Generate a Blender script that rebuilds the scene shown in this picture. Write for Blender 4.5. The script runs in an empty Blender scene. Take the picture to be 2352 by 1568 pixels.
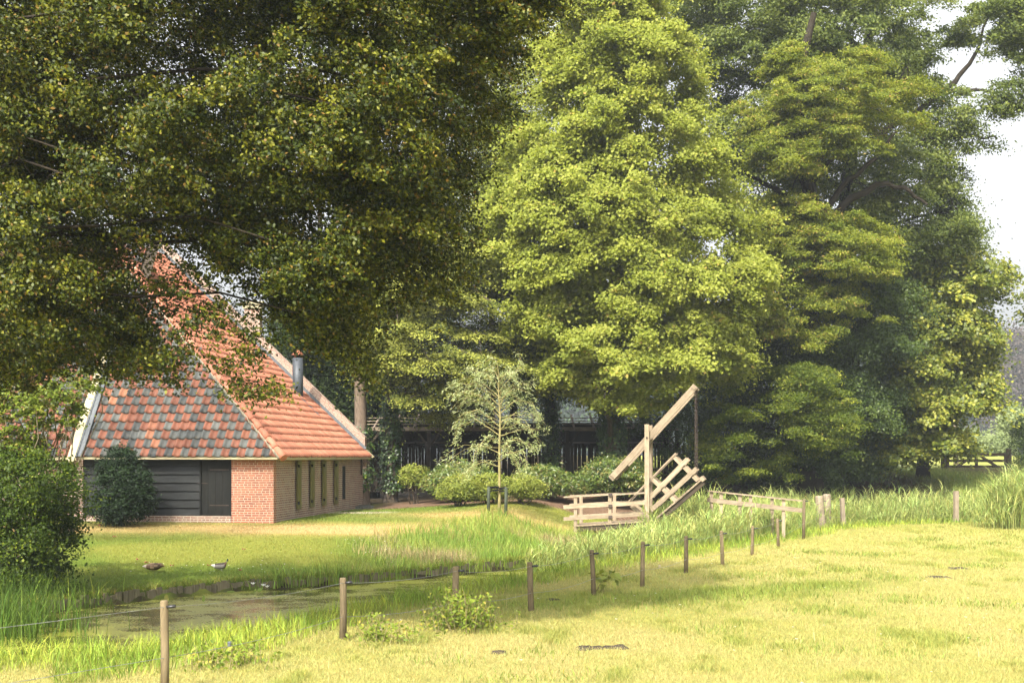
import bpy, math, random
import numpy as np
from mathutils import Vector, Matrix
random.seed(7); RNG = np.random.default_rng(11)
SC = bpy.context.scene
COL = SC.collection
# ------------------------------------------------------------------ camera, world, sun, exposure
F, CX, HY, CZ = 3267.0, 1176.0, 1048.0, 2.6      # focal length / horizon in photo units, eye height
cam_d = bpy.data.cameras.new("camera"); cam = bpy.data.objects.new("camera", cam_d); COL.objects.link(cam)
cam.location = (0, 0, CZ); cam.rotation_euler = (math.radians(90), 0, 0)
cam_d.sensor_width = 36; cam_d.lens = 50.0; cam_d.shift_y = 264 / 2352
cam_d.clip_end = 3000; cam_d.clip_start = 0.1
SC.camera = cam
SUN_EL, SUN_AZ = math.radians(45), math.radians(-20)      # azimuth: left of straight behind the camera
sd = Vector((math.sin(SUN_AZ) * math.cos(SUN_EL), -math.cos(SUN_AZ) * math.cos(SUN_EL), math.sin(SUN_EL)))
w = bpy.data.worlds.new("World"); SC.world = w; w.use_nodes = True
nt = w.node_tree; bg = nt.nodes['Background']
sky = nt.nodes.new('ShaderNodeTexSky'); sky.sky_type = 'NISHITA'; sky.sun_disc = False
sky.sun_elevation = SUN_EL; sky.sun_rotation = math.pi - SUN_AZ
sky.air_density = 1.0; sky.dust_density = 7.0; sky.ozone_density = 0.3
hsv = nt.nodes.new('ShaderNodeHueSaturation'); hsv.inputs['Saturation'].default_value = .15; hsv.inputs['Value'].default_value = 1.55
nt.links.new(sky.outputs[0], hsv.inputs['Color']); nt.links.new(hsv.outputs[0], bg.inputs[0]); bg.inputs[1].default_value = 0.14
sl = bpy.data.lights.new("sun", 'SUN'); sl.energy = 4.8; sl.angle = math.radians(0.6); sl.color = (1.0, 0.93, 0.80)
so = bpy.data.objects.new("sun", sl); COL.objects.link(so)
so.rotation_euler = (-sd).to_track_quat('-Z', 'Y').to_euler()
so.location = (20, -30, 60)
SC.view_settings.view_transform = 'Standard'; SC.view_settings.look = 'None'
SC.view_settings.exposure = 0.88; SC.view_settings.gamma = 1.0
SC.render.engine = 'CYCLES'
cy = SC.cycles
cy.max_bounces = 6; cy.diffuse_bounces = 3; cy.glossy_bounces = 2; cy.transmission_bounces = 3
cy.transparent_max_bounces = 4; cy.volume_bounces = 0; cy.use_adaptive_sampling = True
cy.caustics_reflective = False; cy.caustics_refractive = False

# ------------------------------------------------------------------ helpers
def at(x, y, D):
    return np.array([(x - CX) / F * D, D, CZ - (y - HY) / F * D])
def tag(o, label=None, cat=None, group=None, kind=None):
    if label: o['label'] = label
    if cat: o['category'] = cat
    if group: o['group'] = group
    if kind: o['kind'] = kind
    return o
def thing(name, label, cat, loc, group=None):
    o = bpy.data.objects.new(name, None); COL.objects.link(o); o.location = [float(c) for c in loc]
    o.empty_display_size = 0.3
    return tag(o, label, cat, group)
def link(name, me, mat, parent=None):
    o = bpy.data.objects.new(name, me); COL.objects.link(o)
    if mat is not None: me.materials.append(mat)
    if parent is not None:
        o.parent = parent
        o.matrix_parent_inverse = Matrix.Translation([-c for c in root_loc(parent)])
    return o
def root_loc(p):
    return p.location if p.parent is None else Vector((0, 0, 0))   # parts are built in world coordinates
def npmesh(name, V, Fc, mat, parent=None, tint=None, col=None, smooth=False):
    """V (n,3), Fc (m,k) -> one mesh object"""
    V = np.ascontiguousarray(V, dtype=np.float32); Fc = np.ascontiguousarray(Fc, dtype=np.int32)
    me = bpy.data.meshes.new(name); m, k = Fc.shape
    me.vertices.add(len(V)); me.vertices.foreach_set('co', V.ravel())
    me.loops.add(m * k); me.loops.foreach_set('vertex_index', Fc.ravel())
    me.polygons.add(m); me.polygons.foreach_set('loop_start', np.arange(0, m * k, k, dtype=np.int32))
    me.update(calc_edges=True)
    if tint is not None:
        a = me.attributes.new('tint', 'FLOAT', 'FACE'); a.data.foreach_set('value', np.asarray(tint, dtype=np.float32))
    if col is not None:
        c4 = np.ones((m, 4), dtype=np.float32); c4[:, :3] = col
        a = me.attributes.new('col', 'FLOAT_COLOR', 'FACE'); a.data.foreach_set('color', c4.ravel())
    if smooth: me.polygons.foreach_set('use_smooth', np.ones(m, dtype=bool))
    return link(name, me, mat, parent)
class MB:
    """collects bars, boxes, tubes into one mesh, with uv (u along the length) and a tint per piece"""
    def __init__(s): s.v = []; s.f = []; s.uv = []; s.t = []; s.sm = []
    def face(s, idx, uv=None, t=0.5, sm=False):
        s.f.append(idx); s.uv.append(uv if uv else [(0, 0)] * len(idx)); s.t.append(t); s.sm.append(sm)
    def bar(s, p, q, w, h, side=None, t=None, taper=1.0, jit=0.0):
        """beam from p to q; w across 'side', h across the third axis"""
        p = np.array(p, float); q = np.array(q, float); d = q - p; L = np.linalg.norm(d); d = d / L
        if side is None:
            side = np.cross(d, (0, 0, 1)) if abs(d[2]) < 0.95 else np.array((1.0, 0, 0))
        side = np.array(side, float); side = side - d * side.dot(d); side /= np.linalg.norm(side)
        up = np.cross(side, d)
        if t is None: t = random.random()
        b = len(s.v); u0 = random.random() * 50
        for P, k in ((p, 1.0), (q, taper)):
            for a, c in ((-1, -1), (1, -1), (1, 1), (-1, 1)):
                j = np.array([random.uniform(-jit, jit) for _ in range(3)])
                s.v.append(P + side * a * w / 2 * k + up * c * h / 2 * k + j)
        per = [0, w, w + h, 2 * w + h, 2 * w + 2 * h]
        for i in range(4):
            j = (i + 1) % 4
            s.face([b + i, b + j, b + 4 + j, b + 4 + i], [(u0, per[i]), (u0, per[i + 1]), (u0 + L, per[i + 1]), (u0 + L, per[i])], t)
        s.face([b + 3, b + 2, b + 1, b], [(0, 0), (0, h), (w, h), (w, 0)], t)
        s.face([b + 4, b + 5, b + 6, b + 7], [(0, 0), (0, h), (w, h), (w, 0)], t)
        return s
    def tube(s, pts, rad, n=6, t=None, cap=True, sm=True):
        pts = [np.array(p, float) for p in pts]
        if t is None: t = random.random()
        if not hasattr(rad, '__len__'): rad = [rad] * len(pts)
        b = len(s.v); L = 0; u0 = random.random() * 20
        ref = None
        for i, p in enumerate(pts):
            d = pts[min(i + 1, len(pts) - 1)] - pts[max(i - 1, 0)]; d /= (np.linalg.norm(d) + 1e-9)
            if ref is None: ref = np.array((1.0, 0, 0)) if abs(d[0]) < 0.8 else np.array((0, 1.0, 0))
            a = ref - d * ref.dot(d); a /= (np.linalg.norm(a) + 1e-9); c = np.cross(d, a); ref = a
            for k in range(n):
                th = 2 * math.pi * k / n
                s.v.append(p + (a * math.cos(th) + c * math.sin(th)) * rad[i])
        for i in range(len(pts) - 1):
            l = np.linalg.norm(pts[i + 1] - pts[i]); r = rad[i]
            for k in range(n):
                k2 = (k + 1) % n
                uv = [(u0 + L, k / n * 6.28 * r), (u0 + L, (k + 1) / n * 6.28 * r), (u0 + L + l, (k + 1) / n * 6.28 * r), (u0 + L + l, k / n * 6.28 * r)]
                s.face([b + i * n + k, b + i * n + k2, b + (i + 1) * n + k2, b + (i + 1) * n + k], uv, t, sm)
            L += l
        if cap:
            s.face([b + k for k in range(n)][::-1], None, t)
            e = b + (len(pts) - 1) * n
            s.face([e + k for k in range(n)], None, t)
        return s
    def poly(s, pts, uv=None, t=0.5):
        b = len(s.v)
        for p in pts: s.v.append(np.array(p, float))
        s.face(list(range(b, b + len(pts))), uv, t)
        return s
    def build(s, name, mat, parent=None):
        me = bpy.data.meshes.new(name)
        me.from_pydata([tuple(p) for p in s.v], [], s.f)
        uvl = me.uv_layers.new(name='uv')
        flat = np.array([c for f in s.uv for c in f], dtype=np.float32)
        uvl.data.foreach_set('uv', flat.ravel())
        a = me.attributes.new('tint', 'FLOAT', 'FACE'); a.data.foreach_set('value', np.array(s.t, dtype=np.float32))
        me.polygons.foreach_set('use_smooth', np.array(s.sm, dtype=bool)); me.update()
        return link(name, me, mat, parent)
# value noise
_perm = RNG.random((256, 256))
def vnoise(x, y):
    xi = np.floor(x).astype(int); yi = np.floor(y).astype(int); fx = x - xi; fy = y - yi
    fx = fx * fx * (3 - 2 * fx); fy = fy * fy * (3 - 2 * fy)
    g = lambda a, b: _perm[a % 256, b % 256]
    return (g(xi, yi) * (1 - fx) + g(xi + 1, yi) * fx) * (1 - fy) + (g(xi, yi + 1) * (1 - fx) + g(xi + 1, yi + 1) * fx) * fy
def fbm(x, y, o=3):
    s = 0; a = 0.5; tot = 0
    for i in range(o):
        s = s + a * vnoise(x * 2 ** i + 17 * i, y * 2 ** i + 31 * i); tot += a; a *= 0.5
    return s / tot
def sstep(a, b, x):
    t = np.clip((x - a) / (b - a), 0, 1); return t * t * (3 - 2 * t)

# ------------------------------------------------------------------ materials
class NT:
    def __init__(s, name):
        s.m = bpy.data.materials.new(name); s.m.use_nodes = True; s.t = s.m.node_tree; s.t.nodes.clear()
        s.out = s.n('ShaderNodeOutputMaterial')
    def n(s, typ, **kw):
        nd = s.t.nodes.new(typ)
        for k, v in kw.items():
            if k.startswith('i_'): nd.inputs[k[2:].replace('_', ' ')].default_value = v
            else: setattr(nd, k, v)
        return nd
    def l(s, a, b): s.t.links.new(a, b)
    def attr(s, name): return s.n('ShaderNodeAttribute', attribute_name=name)
    def ramp(s, fac, stops):
        r = s.n('ShaderNodeValToRGB'); e = r.color_ramp.elements
        while len(e) < len(stops): e.new(0.5)
        for i, (p, c) in enumerate(stops): e[i].position = p; e[i].color = (*c, 1)
        s.l(fac, r.inputs[0]); return r.outputs[0]
    def noise(s, vec, scale, detail=4, rough=0.55):
        n = s.n('ShaderNodeTexNoise'); n.inputs['Scale'].default_value = scale; n.inputs['Detail'].default_value = detail
        n.inputs['Roughness'].default_value = rough
        if vec is not None: s.l(vec, n.inputs['Vector'])
        return n.outputs['Fac']
    def mapv(s, vec, scale):
        m = s.n('ShaderNodeMapping'); m.inputs['Scale'].default_value = scale; s.l(vec, m.inputs[0]); return m.outputs[0]
    def mix(s, fac, a, b, typ='MIX'):
        m = s.n('ShaderNodeMix', data_type='RGBA', blend_type=typ)
        for sock, v in ((m.inputs[0], fac), (m.inputs[6], a), (m.inputs[7], b)):
            if hasattr(v, 'is_linked') or hasattr(v, 'links'): s.l(v, sock)
            elif isinstance(v, (int, float)): sock.default_value = v
            else: sock.default_value = (*v, 1)
        return m.outputs[2]
    def pos(s): return s.n('ShaderNodeNewGeometry').outputs['Position']
    def uv(s): return s.n('ShaderNodeUVMap', uv_map='uv').outputs[0]
    def bump(s, h, strength, dist=0.01):
        b = s.n('ShaderNodeBump'); b.inputs['Strength'].default_value = strength; b.inputs['Distance'].default_value = dist
        s.l(h, b.inputs['Height']); return b.outputs[0]
    def surf(s, color, rough=0.8, spec=0.3, normal=None, metal=0.0, transl=0.0, tcol=None):
        p = s.n('ShaderNodeBsdfPrincipled')
        if hasattr(color, 'links'): s.l(color, p.inputs['Base Color'])
        else: p.inputs['Base Color'].default_value = (*color, 1)
        p.inputs['Roughness'].default_value = rough; p.inputs['Specular IOR Level'].default_value = spec
        p.inputs['Metallic'].default_value = metal
        if normal is not None: s.l(normal, p.inputs['Normal'])
        o = p.outputs[0]
        if transl > 0:
            tr = s.n('ShaderNodeBsdfTranslucent'); c = tcol if tcol is not None else color
            if hasattr(c, 'links'): s.l(c, tr.inputs[0])
            else: tr.inputs[0].default_value = (*c, 1)
            ms = s.n('ShaderNodeMixShader'); ms.inputs[0].default_value = transl
            s.l(o, ms.inputs[1]); s.l(tr.outputs[0], ms.inputs[2]); o = ms.outputs[0]
        s.l(o, s.out.inputs[0]); return s.m
def leaf_mat(name, stops, rough=0.5, spec=0.35, transl=0.3):
    N = NT(name); t = N.attr('tint').outputs['Fac']; c = N.ramp(t, stops)
    hs = N.n('ShaderNodeHueSaturation'); hs.inputs['Value'].default_value = 1.35; hs.inputs['Saturation'].default_value = 1.1; N.l(c, hs.inputs['Color'])
    return N.surf(c, rough, spec, transl=transl, tcol=hs.outputs[0])
def wood_mat(name, c1, c2, c3, rough=0.85, grain=1.0):
    N = NT(name); uv = N.uv(); t = N.attr('tint').outputs['Fac']
    g = N.noise(N.mapv(uv, (1.6, 26, 1)), 1.0, 6, 0.75)
    b = N.noise(uv, 5.0, 4)
    c = N.ramp(g, [(0.25, c1), (0.5, c2), (0.75, c3)])
    c = N.mix(N.ramp(b, [(0.35, (0.55,) * 3), (0.7, (1.1,) * 3)]), c, c, 'MULTIPLY') if False else c
    v = N.ramp(t, [(0, (0.78, 0.76, 0.74)), (1, (1.12, 1.1, 1.06))]); c = N.mix(1.0, c, v, 'MULTIPLY')
    st = N.ramp(b, [(0.3, (0.7, 0.7, 0.66)), (0.62, (1, 1, 1))]); c = N.mix(0.8, c, st, 'MULTIPLY')
    return N.surf(c, rough, 0.25, N.bump(g, 0.5, 0.006))
def plain(name, col, rough=0.6, spec=0.4, metal=0.0, var=0.25, scale=12):
    N = NT(name); n = N.noise(N.pos(), scale, 4)
    c = N.ramp(n, [(0.3, tuple(x * (1 - var) for x in col)), (0.7, tuple(min(1, x * (1 + var)) for x in col))])
    return N.surf(c, rough, spec, metal=metal)
def bark_mat(name, c1, c2, sc=8):
    N = NT(name); uv = N.uv()
    g = N.noise(N.mapv(uv, (2.5, 14, 1)), sc / 4, 6, 0.7)
    return N.surf(N.ramp(g, [(0.3, c1), (0.7, c2)]), 0.95, 0.1, N.bump(g, 0.8, 0.03))
M = {}
M['beech'] = leaf_mat('beech_leaf', [(0, (.012, .021, .0025)), (.5, (.05, .064, .004)), (.86, (.145, .145, .011)), (.9, (.14, .095, .016)), (1, (.15, .09, .018))], .5, .22, .12)
M['maple'] = leaf_mat('maple_leaf', [(0, (.13, .165, .020)), (.5, (.235, .265, .038)), (.95, (.36, .37, .075)), (1, (.42, .31, .08))], .6, .2, .5)
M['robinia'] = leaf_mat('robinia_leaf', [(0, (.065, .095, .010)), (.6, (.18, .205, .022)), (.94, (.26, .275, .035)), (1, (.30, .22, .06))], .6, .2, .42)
M['oak'] = leaf_mat('oak_leaf', [(0, (.045, .068, .012)), (.6, (.11, .14, .024)), (1, (.19, .215, .045))], .55, .25, .34)
M['dark'] = leaf_mat('dark_leaf', [(0, (.018, .034, .006)), (.6, (.042, .068, .010)), (1, (.08, .11, .018))], .5, .25, .2)
M['maple2'] = leaf_mat('field_maple_leaf', [(0, (.05, .075, .007)), (.5, (.14, .165, .016)), (1, (.32, .31, .045))], .5, .35, .34)
M['fir'] = leaf_mat('fir_needle', [(0, (.03, .045, .009)), (.5, (.10, .12, .018)), (1, (.27, .28, .05))], .6, .2, .25)
M['spruce'] = leaf_mat('spruce_needle', [(0, (.012, .024, .006)), (1, (.036, .055, .012))], .7, .12, .15)
M['hedge'] = leaf_mat('hedge_leaf', [(0, (.018, .036, .003)), (.6, (.055, .09, .006)), (1, (.17, .205, .016))], .55, .2, .3)
M['holly'] = leaf_mat('holly_leaf', [(0, (.006, .014, .004)), (1, (.022, .042, .012))], .5, .15, .05)
M['acer'] = leaf_mat('acer_leaf', [(0, (.08, .12, .012)), (.7, (.17, .22, .02)), (1, (.26, .24, .05))], .5, .3, .4)
M['rhodo'] = leaf_mat('rhododendron_leaf', [(0, (.045, .08, .014)), (.6, (.11, .15, .025)), (1, (.24, .19, .06))], .4, .45, .25)
M['azalea'] = leaf_mat('azalea_leaf', [(0, (.11, .14, .018)), (.5, (.19, .225, .035)), (1, (.30, .30, .06))], .55, .25, .35)
M['willow'] = leaf_mat('willow_leaf', [(0, (.24, .29, .10)), (1, (.44, .47, .24))], .5, .35, .4)
M['ivy'] = leaf_mat('ivy_leaf', [(0, (.015, .035, .008)), (.8, (.045, .085, .012)), (1, (.14, .19, .02))], .4, .45, .2)
M['nettle'] = leaf_mat('nettle_leaf', [(0, (.09, .14, .012)), (.7, (.19, .24, .025)), (1, (.32, .27, .05))], .6, .25, .35)
M['far'] = leaf_mat('far_leaf', [(0, (.025, .048, .014)), (1, (.06, .10, .03))], .7, .1, .2)
M['copper'] = leaf_mat('copper_beech_leaf', [(0, (.045, .036, .03)), (1, (.09, .068, .058))], .6, .2, .2)
M['farpale'] = leaf_mat('far_pale_leaf', [(0, (.13, .17, .06)), (1, (.24, .28, .12))], .6, .2, .3)
def vcol(name, transl=0.3, rough=0.6, spec=0.2):
    N = NT(name); return N.surf(N.attr('col').outputs['Color'], rough, spec, transl=transl)
M['grass'] = vcol('grass_blade', .42); M['flower'] = vcol('petal', .3); M['feather'] = vcol('feather', 0.0, .6, .25)
M['oldwood'] = wood_mat('weathered_wood', (.12, .092, .062), (.27, .215, .15), (.38, .31, .22))
M['postwood'] = wood_mat('post_wood', (.07, .053, .03), (.155, .12, .068), (.25, .20, .12))
M['palepost'] = wood_mat('pale_post_wood', (.13, .105, .075), (.27, .22, .16), (.37, .31, .235))
M['darkwood'] = wood_mat('dark_wood', (.02, .016, .012), (.05, .038, .026), (.09, .068, .045))
M['gatewood'] = wood_mat('gate_wood', (.022, .016, .010), (.05, .035, .022), (.085, .06, .038))
M['battenwood'] = wood_mat('batten_wood', (.13, .10, .085), (.24, .19, .16), (.36, .30, .26))
M['tar'] = wood_mat('tarred_wood', (.008, .009, .009), (.018, .02, .02), (.036, .039, .039), .7)
M['revet'] = wood_mat('revetment_wood', (.07, .06, .035), (.16, .14, .09), (.28, .25, .18))
M['tar2'] = wood_mat('black_door_wood', (.004, .0045, .004), (.009, .0095, .008), (.018, .019, .016), .8)
M['stake'] = wood_mat('stake_wood', (.02, .026, .018), (.04, .05, .034), (.07, .085, .06))
M['cream'] = plain('cream_paint', (.38, .33, .20), .6, .3, var=.08)
M['olive'] = plain('olive_paint', (.115, .10, .03), .5, .35, var=.18)
M['black'] = plain('black_rubber', (.008, .008, .008), .6, .3)
M['iron'] = plain('rusty_iron', (.045, .03, .022), .7, .4, var=.4)
M['lead'] = plain('lead_sheet', (.085, .093, .10), .6, .3, .0, var=.25)
M['flue'] = plain('dark_flue_metal', (.045, .052, .06), .55, .4, .2, var=.3)
M['wire'] = plain('galvanised_wire', (.24, .25, .24), .5, .5, .5)
M['insul'] = plain('insulator_plastic', (.02, .02, .022), .4, .5)
M['dung'] = plain('dung', (.05, .04, .028), .9, .1, var=.5, scale=20)
M['mortar'] = plain('mortar_fillet', (.22, .19, .14), .95, .1, var=.25)
M['stone'] = plain('step_stone', (.10, .10, .085), .9, .2, var=.35)
M['bark'] = bark_mat('grey_brown_bark', (.035, .028, .02), (.12, .095, .07))
M['darkbark'] = bark_mat('dark_bark', (.012, .010, .007), (.045, .036, .026))
M['firbark'] = bark_mat('fir_bark', (.09, .065, .045), (.24, .18, .135))
M['willowbark'] = bark_mat('willow_bark', (.16, .14, .06), (.30, .26, .11))
M['acerbark'] = bark_mat('acer_bark', (.16, .13, .08), (.34, .28, .18))
def brick_mat(name, a, b, c, mortar, ms=.008):
    N = NT(name); uv = N.uv()
    wob = N.n('ShaderNodeTexNoise'); wob.inputs['Scale'].default_value = 6; wob.inputs['Detail'].default_value = 3; N.l(uv, wob.inputs['Vector'])
    add = N.n('ShaderNodeMix', data_type='RGBA', blend_type='LINEAR_LIGHT'); add.inputs[0].default_value = 0.012
    N.l(uv, add.inputs[6]); N.l(wob.outputs['Color'], add.inputs[7])
    def bt(c1, c2, mo):
        t = N.n('ShaderNodeTexBrick'); t.offset = 0.5; t.squash = 0.55; t.squash_frequency = 3
        t.inputs['Scale'].default_value = 1; t.inputs['Mortar Size'].default_value = ms; t.inputs['Mortar Smooth'].default_value = 0.35
        t.inputs['Bias'].default_value = 0.0
        t.inputs['Brick Width'].default_value = 0.225; t.inputs['Row Height'].default_value = 0.071
        t.inputs['Color1'].default_value = (*c1, 1); t.inputs['Color2'].default_value = (*c2, 1); t.inputs['Mortar'].default_value = (*mo, 1)
        N.l(add.outputs[2], t.inputs['Vector']); return t
    t1 = bt(a, b, mortar)
    n = N.noise(uv, 3.0, 5); n2 = N.noise(uv, 40, 3)
    col = N.mix(N.ramp(n, [(.42, (0, 0, 0)), (.68, (.55,) * 3)]), t1.outputs['Color'], c)
    col = N.mix(0.6, col, N.ramp(n2, [(.3, (.68,) * 3), (.7, (1.15,) * 3)]), 'MULTIPLY')
    h = N.n('ShaderNodeMath', operation='SUBTRACT'); h.inputs[0].default_value = 1; N.l(t1.outputs['Fac'], h.inputs[1])
    return N.surf(col, .9, .2, N.bump(h.outputs[0], .6, .012))
M['brick'] = brick_mat('red_brick', (.34, .12, .07), (.21, .08, .055), (.38, .19, .12), (.50, .43, .32))
M['brick2'] = brick_mat('brown_brick', (.25, .125, .09), (.18, .10, .075), (.36, .29, .22), (.46, .41, .33), .010)
def tile_mat(name, stops, moss):
    N = NT(name); t = N.attr('tint').outputs['Fac']; c = N.ramp(t, stops)
    n = N.noise(N.pos(), 9, 5); n2 = N.noise(N.pos(), 45, 3)
    c = N.mix(N.ramp(n, [(.5, (0, 0, 0)), (.75, (.5,) * 3)]), c, moss)
    c = N.mix(.7, c, N.ramp(n2, [(.3, (.75,) * 3), (.7, (1.15,) * 3)]), 'MULTIPLY')
    return N.surf(c, .7, .3, N.bump(n2, .3, .006))
M['mixtile'] = tile_mat('mixed_pantile', [(0, (.03, .034, .034)), (.22, (.055, .06, .057)), (.4, (.085, .09, .082)), (.46, (.13, .13, .118)), (.5, (.12, .042, .024)), (.75, (.18, .064, .036)), (1, (.29, .125, .062))], (.12, .095, .065))
M['redtile'] = tile_mat('red_pantile', [(0, (.25, .09, .05)), (.6, (.33, .125, .073)), (1, (.39, .165, .10))], (.23, .125, .085))

# ------------------------------------------------------------------ terrain
NX = np.array([-60, -20, -14, -8.45, -7.35, -6.2, -3.67, -1.83, .05, 1.2, 2.2, 3.2, 4.6, 6, 8, 12, 18, 26, 40, 70, 700.])
NYv = np.array([16, 19, 22, 26.4, 28.5, 30.3, 31.9, 34, 36.6, 38.8, 41, 43.4, 46.3, 49, 53.5, 57.5, 60.5, 63, 67, 72, 76.])
SX = np.array([-60, -20, -14, -8, -5.4, -4.2, -3.0, -1.6, 0.2, 2.0, 4.2, 6.5, 8.8, 11.2, 14, 20, 28, 42, 70, 700.])
SY = np.array([8, 11, 15, 18.6, 20.5, 23.2, 26.3, 29.4, 33, 36.6, 40.4, 44.6, 48.8, 53.0, 55.9, 59.0, 61.5, 65, 70, 74.])
def canal(X, Y):
    n = np.interp(X, NX, NYv); s = np.interp(X, SX, SY)
    sl = (np.interp(X + .3, NX, NYv) - np.interp(X - .3, NX, NYv)) / .6
    c = 1 / np.sqrt(1 + sl * sl)
    sl2 = (np.interp(X + .3, SX, SY) - np.interp(X - .3, SX, SY)) / .6
    c2 = 1 / np.sqrt(1 + sl2 * sl2)
    return (Y - n) * c, (s - Y) * c2        # e: metres into the lawn, d: metres into the field
def zg(X, Y):
    X = np.asarray(X, float); Y = np.asarray(Y, float)
    e, d = canal(X, Y)
    left = 1 - sstep(-6, .5, X)
    zl = np.where(Y < 44, .045 * (Y - 30), .63 + (1 - left) * .035 * (np.minimum(Y, 78) - 44))
    zl = zl + .85 * sstep(80, 112, Y) * (X > 0)
    zl = np.maximum(zl, -.05) + .05 * (fbm(X * .35, Y * .35) - .5)
    lawn = -.06 + (zl + .06) * sstep(0, np.where(X < -2, 4.5, np.where(X > 1, 7.5, 4.5 + (X + 2))), e)
    lawn = lawn - .75 * (1 - sstep(-.35, .05, e))
    fld = -.62 + .62 * sstep(-.5, 1.3, d) + .05 * (fbm(X * .5 + 9, Y * .3) - .5) * sstep(.5, 3, d)
    z = np.where(e > -.4, lawn, np.where(d > -.55, fld, -.85))
    return z
# colours of the ground cover by zone
def gcol(X, Y):
    e, d = canal(X, Y)
    n1 = fbm(X * .55, Y * .35); n2 = fbm(X * 1.6 + 40, Y * .9 + 3); n3 = fbm(X * .16 + 5, Y * .13)
    straw = np.array((.415, .37, .135)); grn = np.array((.22, .27, .04)); yel = np.array((.35, .345, .09))
    f = np.clip((n1 * .6 + n2 * .4 - .3) * 2.2, 0, 1)[:, None]
    field = straw * (1 - f) + yel * f
    g = sstep(.62, .76, n2)[:, None] * .5
    field = field * (1 - g) + grn * g
    far = sstep(30, 50, Y)[:, None] * .45
    field = field * (1 - far) + np.array((.355, .345, .09)) * far
    # greener strip in the middle of the field and along the fence
    strip = np.exp(-((Y - (26.2 + .55 * (X - 2))) / 1.25) ** 2) * sstep(-1.5, .5, X) * (1 - sstep(6, 8.5, X))
    strip = np.maximum(strip, 1 - sstep(1.6, 2.6, d + .5 * n1))[:, None] * .8
    field = field * (1 - strip) + grn * strip
    lg = np.array((.155, .215, .032)); tan = np.array((.52, .37, .16)); ly = np.array((.25, .265, .05))
    t = np.clip((n3 - .42) * 5 + (n1 - .5) * 3, 0, 1)[:, None]
    lawn = lg * (1 - t) + ly * t
    dry = np.exp(-((Y - 41.2) / 1.5) ** 2) * (1 - sstep(-3, 0, X)) + .9 * np.exp(-((Y - 40.6) / .9) ** 2 - ((X + 4.5) / 2.4) ** 2) \
        + .8 * np.exp(-((Y - 47) / 2.3) ** 2 - ((X + .5) / 4.0) ** 2)
    dry = np.clip(dry * (.45 + 1.1 * n1), 0, 1)[:, None]
    lawn = lawn * (1 - dry) + tan * dry
    bank = (1 - sstep(15, 40, Y - 52))[:, None]
    right = sstep(4, 9, X)[:, None]
    lawn = lawn * (1 - right) + np.array((.23, .28, .06)) * right
    mulch = np.clip(sstep(52.2, 53.2, Y + .6 * n2 + .35 * np.maximum(X - 1, 0)) * sstep(-6.2, -4.8, X) * (1 - sstep(5, 6.5, X)), 0, 1)[:, None]
    lawn = lawn * (1 - mulch) + np.array((.20, .125, .085)) * mulch
    path = (np.exp(-((Y - 48.9 + .1 * X) / .5) ** 2) * (1 - sstep(-5, -3.6, X)) * sstep(-7, -6, X))[:, None]
    lawn = lawn * (1 - path) + np.array((.52, .45, .34)) * path
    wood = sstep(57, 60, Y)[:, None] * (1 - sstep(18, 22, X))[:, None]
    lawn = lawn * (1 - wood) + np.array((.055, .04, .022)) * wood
    gate = (np.exp(-((Y - 77) / 5) ** 2 - ((X - 26) / 2.6) ** 2))[:, None] * .85
    lawn = lawn * (1 - gate) + np.array((.14, .10, .07)) * gate
    bf = (sstep(84, 90, Y) * right[:, 0])[:, None]; lawn = lawn * (1 - bf) + np.array((.36, .38, .10)) * bf
    soil = np.array((.055, .045, .025))
    inside = ((e < -.02) & (d < .1))[:, None]
    c = np.where((e > 0)[:, None], lawn, field)
    return np.where(inside, soil, c)
def axis(lo, hi, step, ext):
    a = list(np.arange(lo, hi + 1e-6, step)); s = step
    while a[-1] < ext: s *= 1.35; a.append(min(a[-1] + s, ext))
    s = step
    while a[0] > -ext: s *= 1.35; a.insert(0, max(a[0] - s, -ext))
    return np.array(a)
gx = axis(-20, 30, .3, 600); gy = axis(10, 84, .3, 600)
GX, GY = np.meshgrid(gx, gy); shp = GX.shape
gz = zg(GX.ravel(), GY.ravel())
V = np.stack([GX.ravel(), GY.ravel(), gz], 1)
i = np.arange(shp[0] - 1)[:, None] * shp[1] + np.arange(shp[1] - 1)[None, :]; i = i.ravel()
Fq = np.stack([i, i + 1, i + 1 + shp[1], i + shp[1]], 1)
N = NT('turf'); a = N.attr('col').outputs['Color']
n = N.noise(N.pos(), 14, 6, .7); nb = N.noise(N.pos(), 60, 3, .7)
c = N.mix(.75, a, N.ramp(n, [(.3, (.55, .58, .5)), (.7, (1.1, 1.08, 1.0))]), 'MULTIPLY')
M['ground'] = N.surf(c, .95, .1, N.bump(nb, .8, .03))
ground = npmesh('ground', V, Fq, M['ground'], smooth=True)
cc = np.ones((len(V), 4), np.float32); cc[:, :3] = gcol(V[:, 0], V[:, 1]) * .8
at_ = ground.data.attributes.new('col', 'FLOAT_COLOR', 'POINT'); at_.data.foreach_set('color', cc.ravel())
tag(ground, kind='structure')
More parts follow.
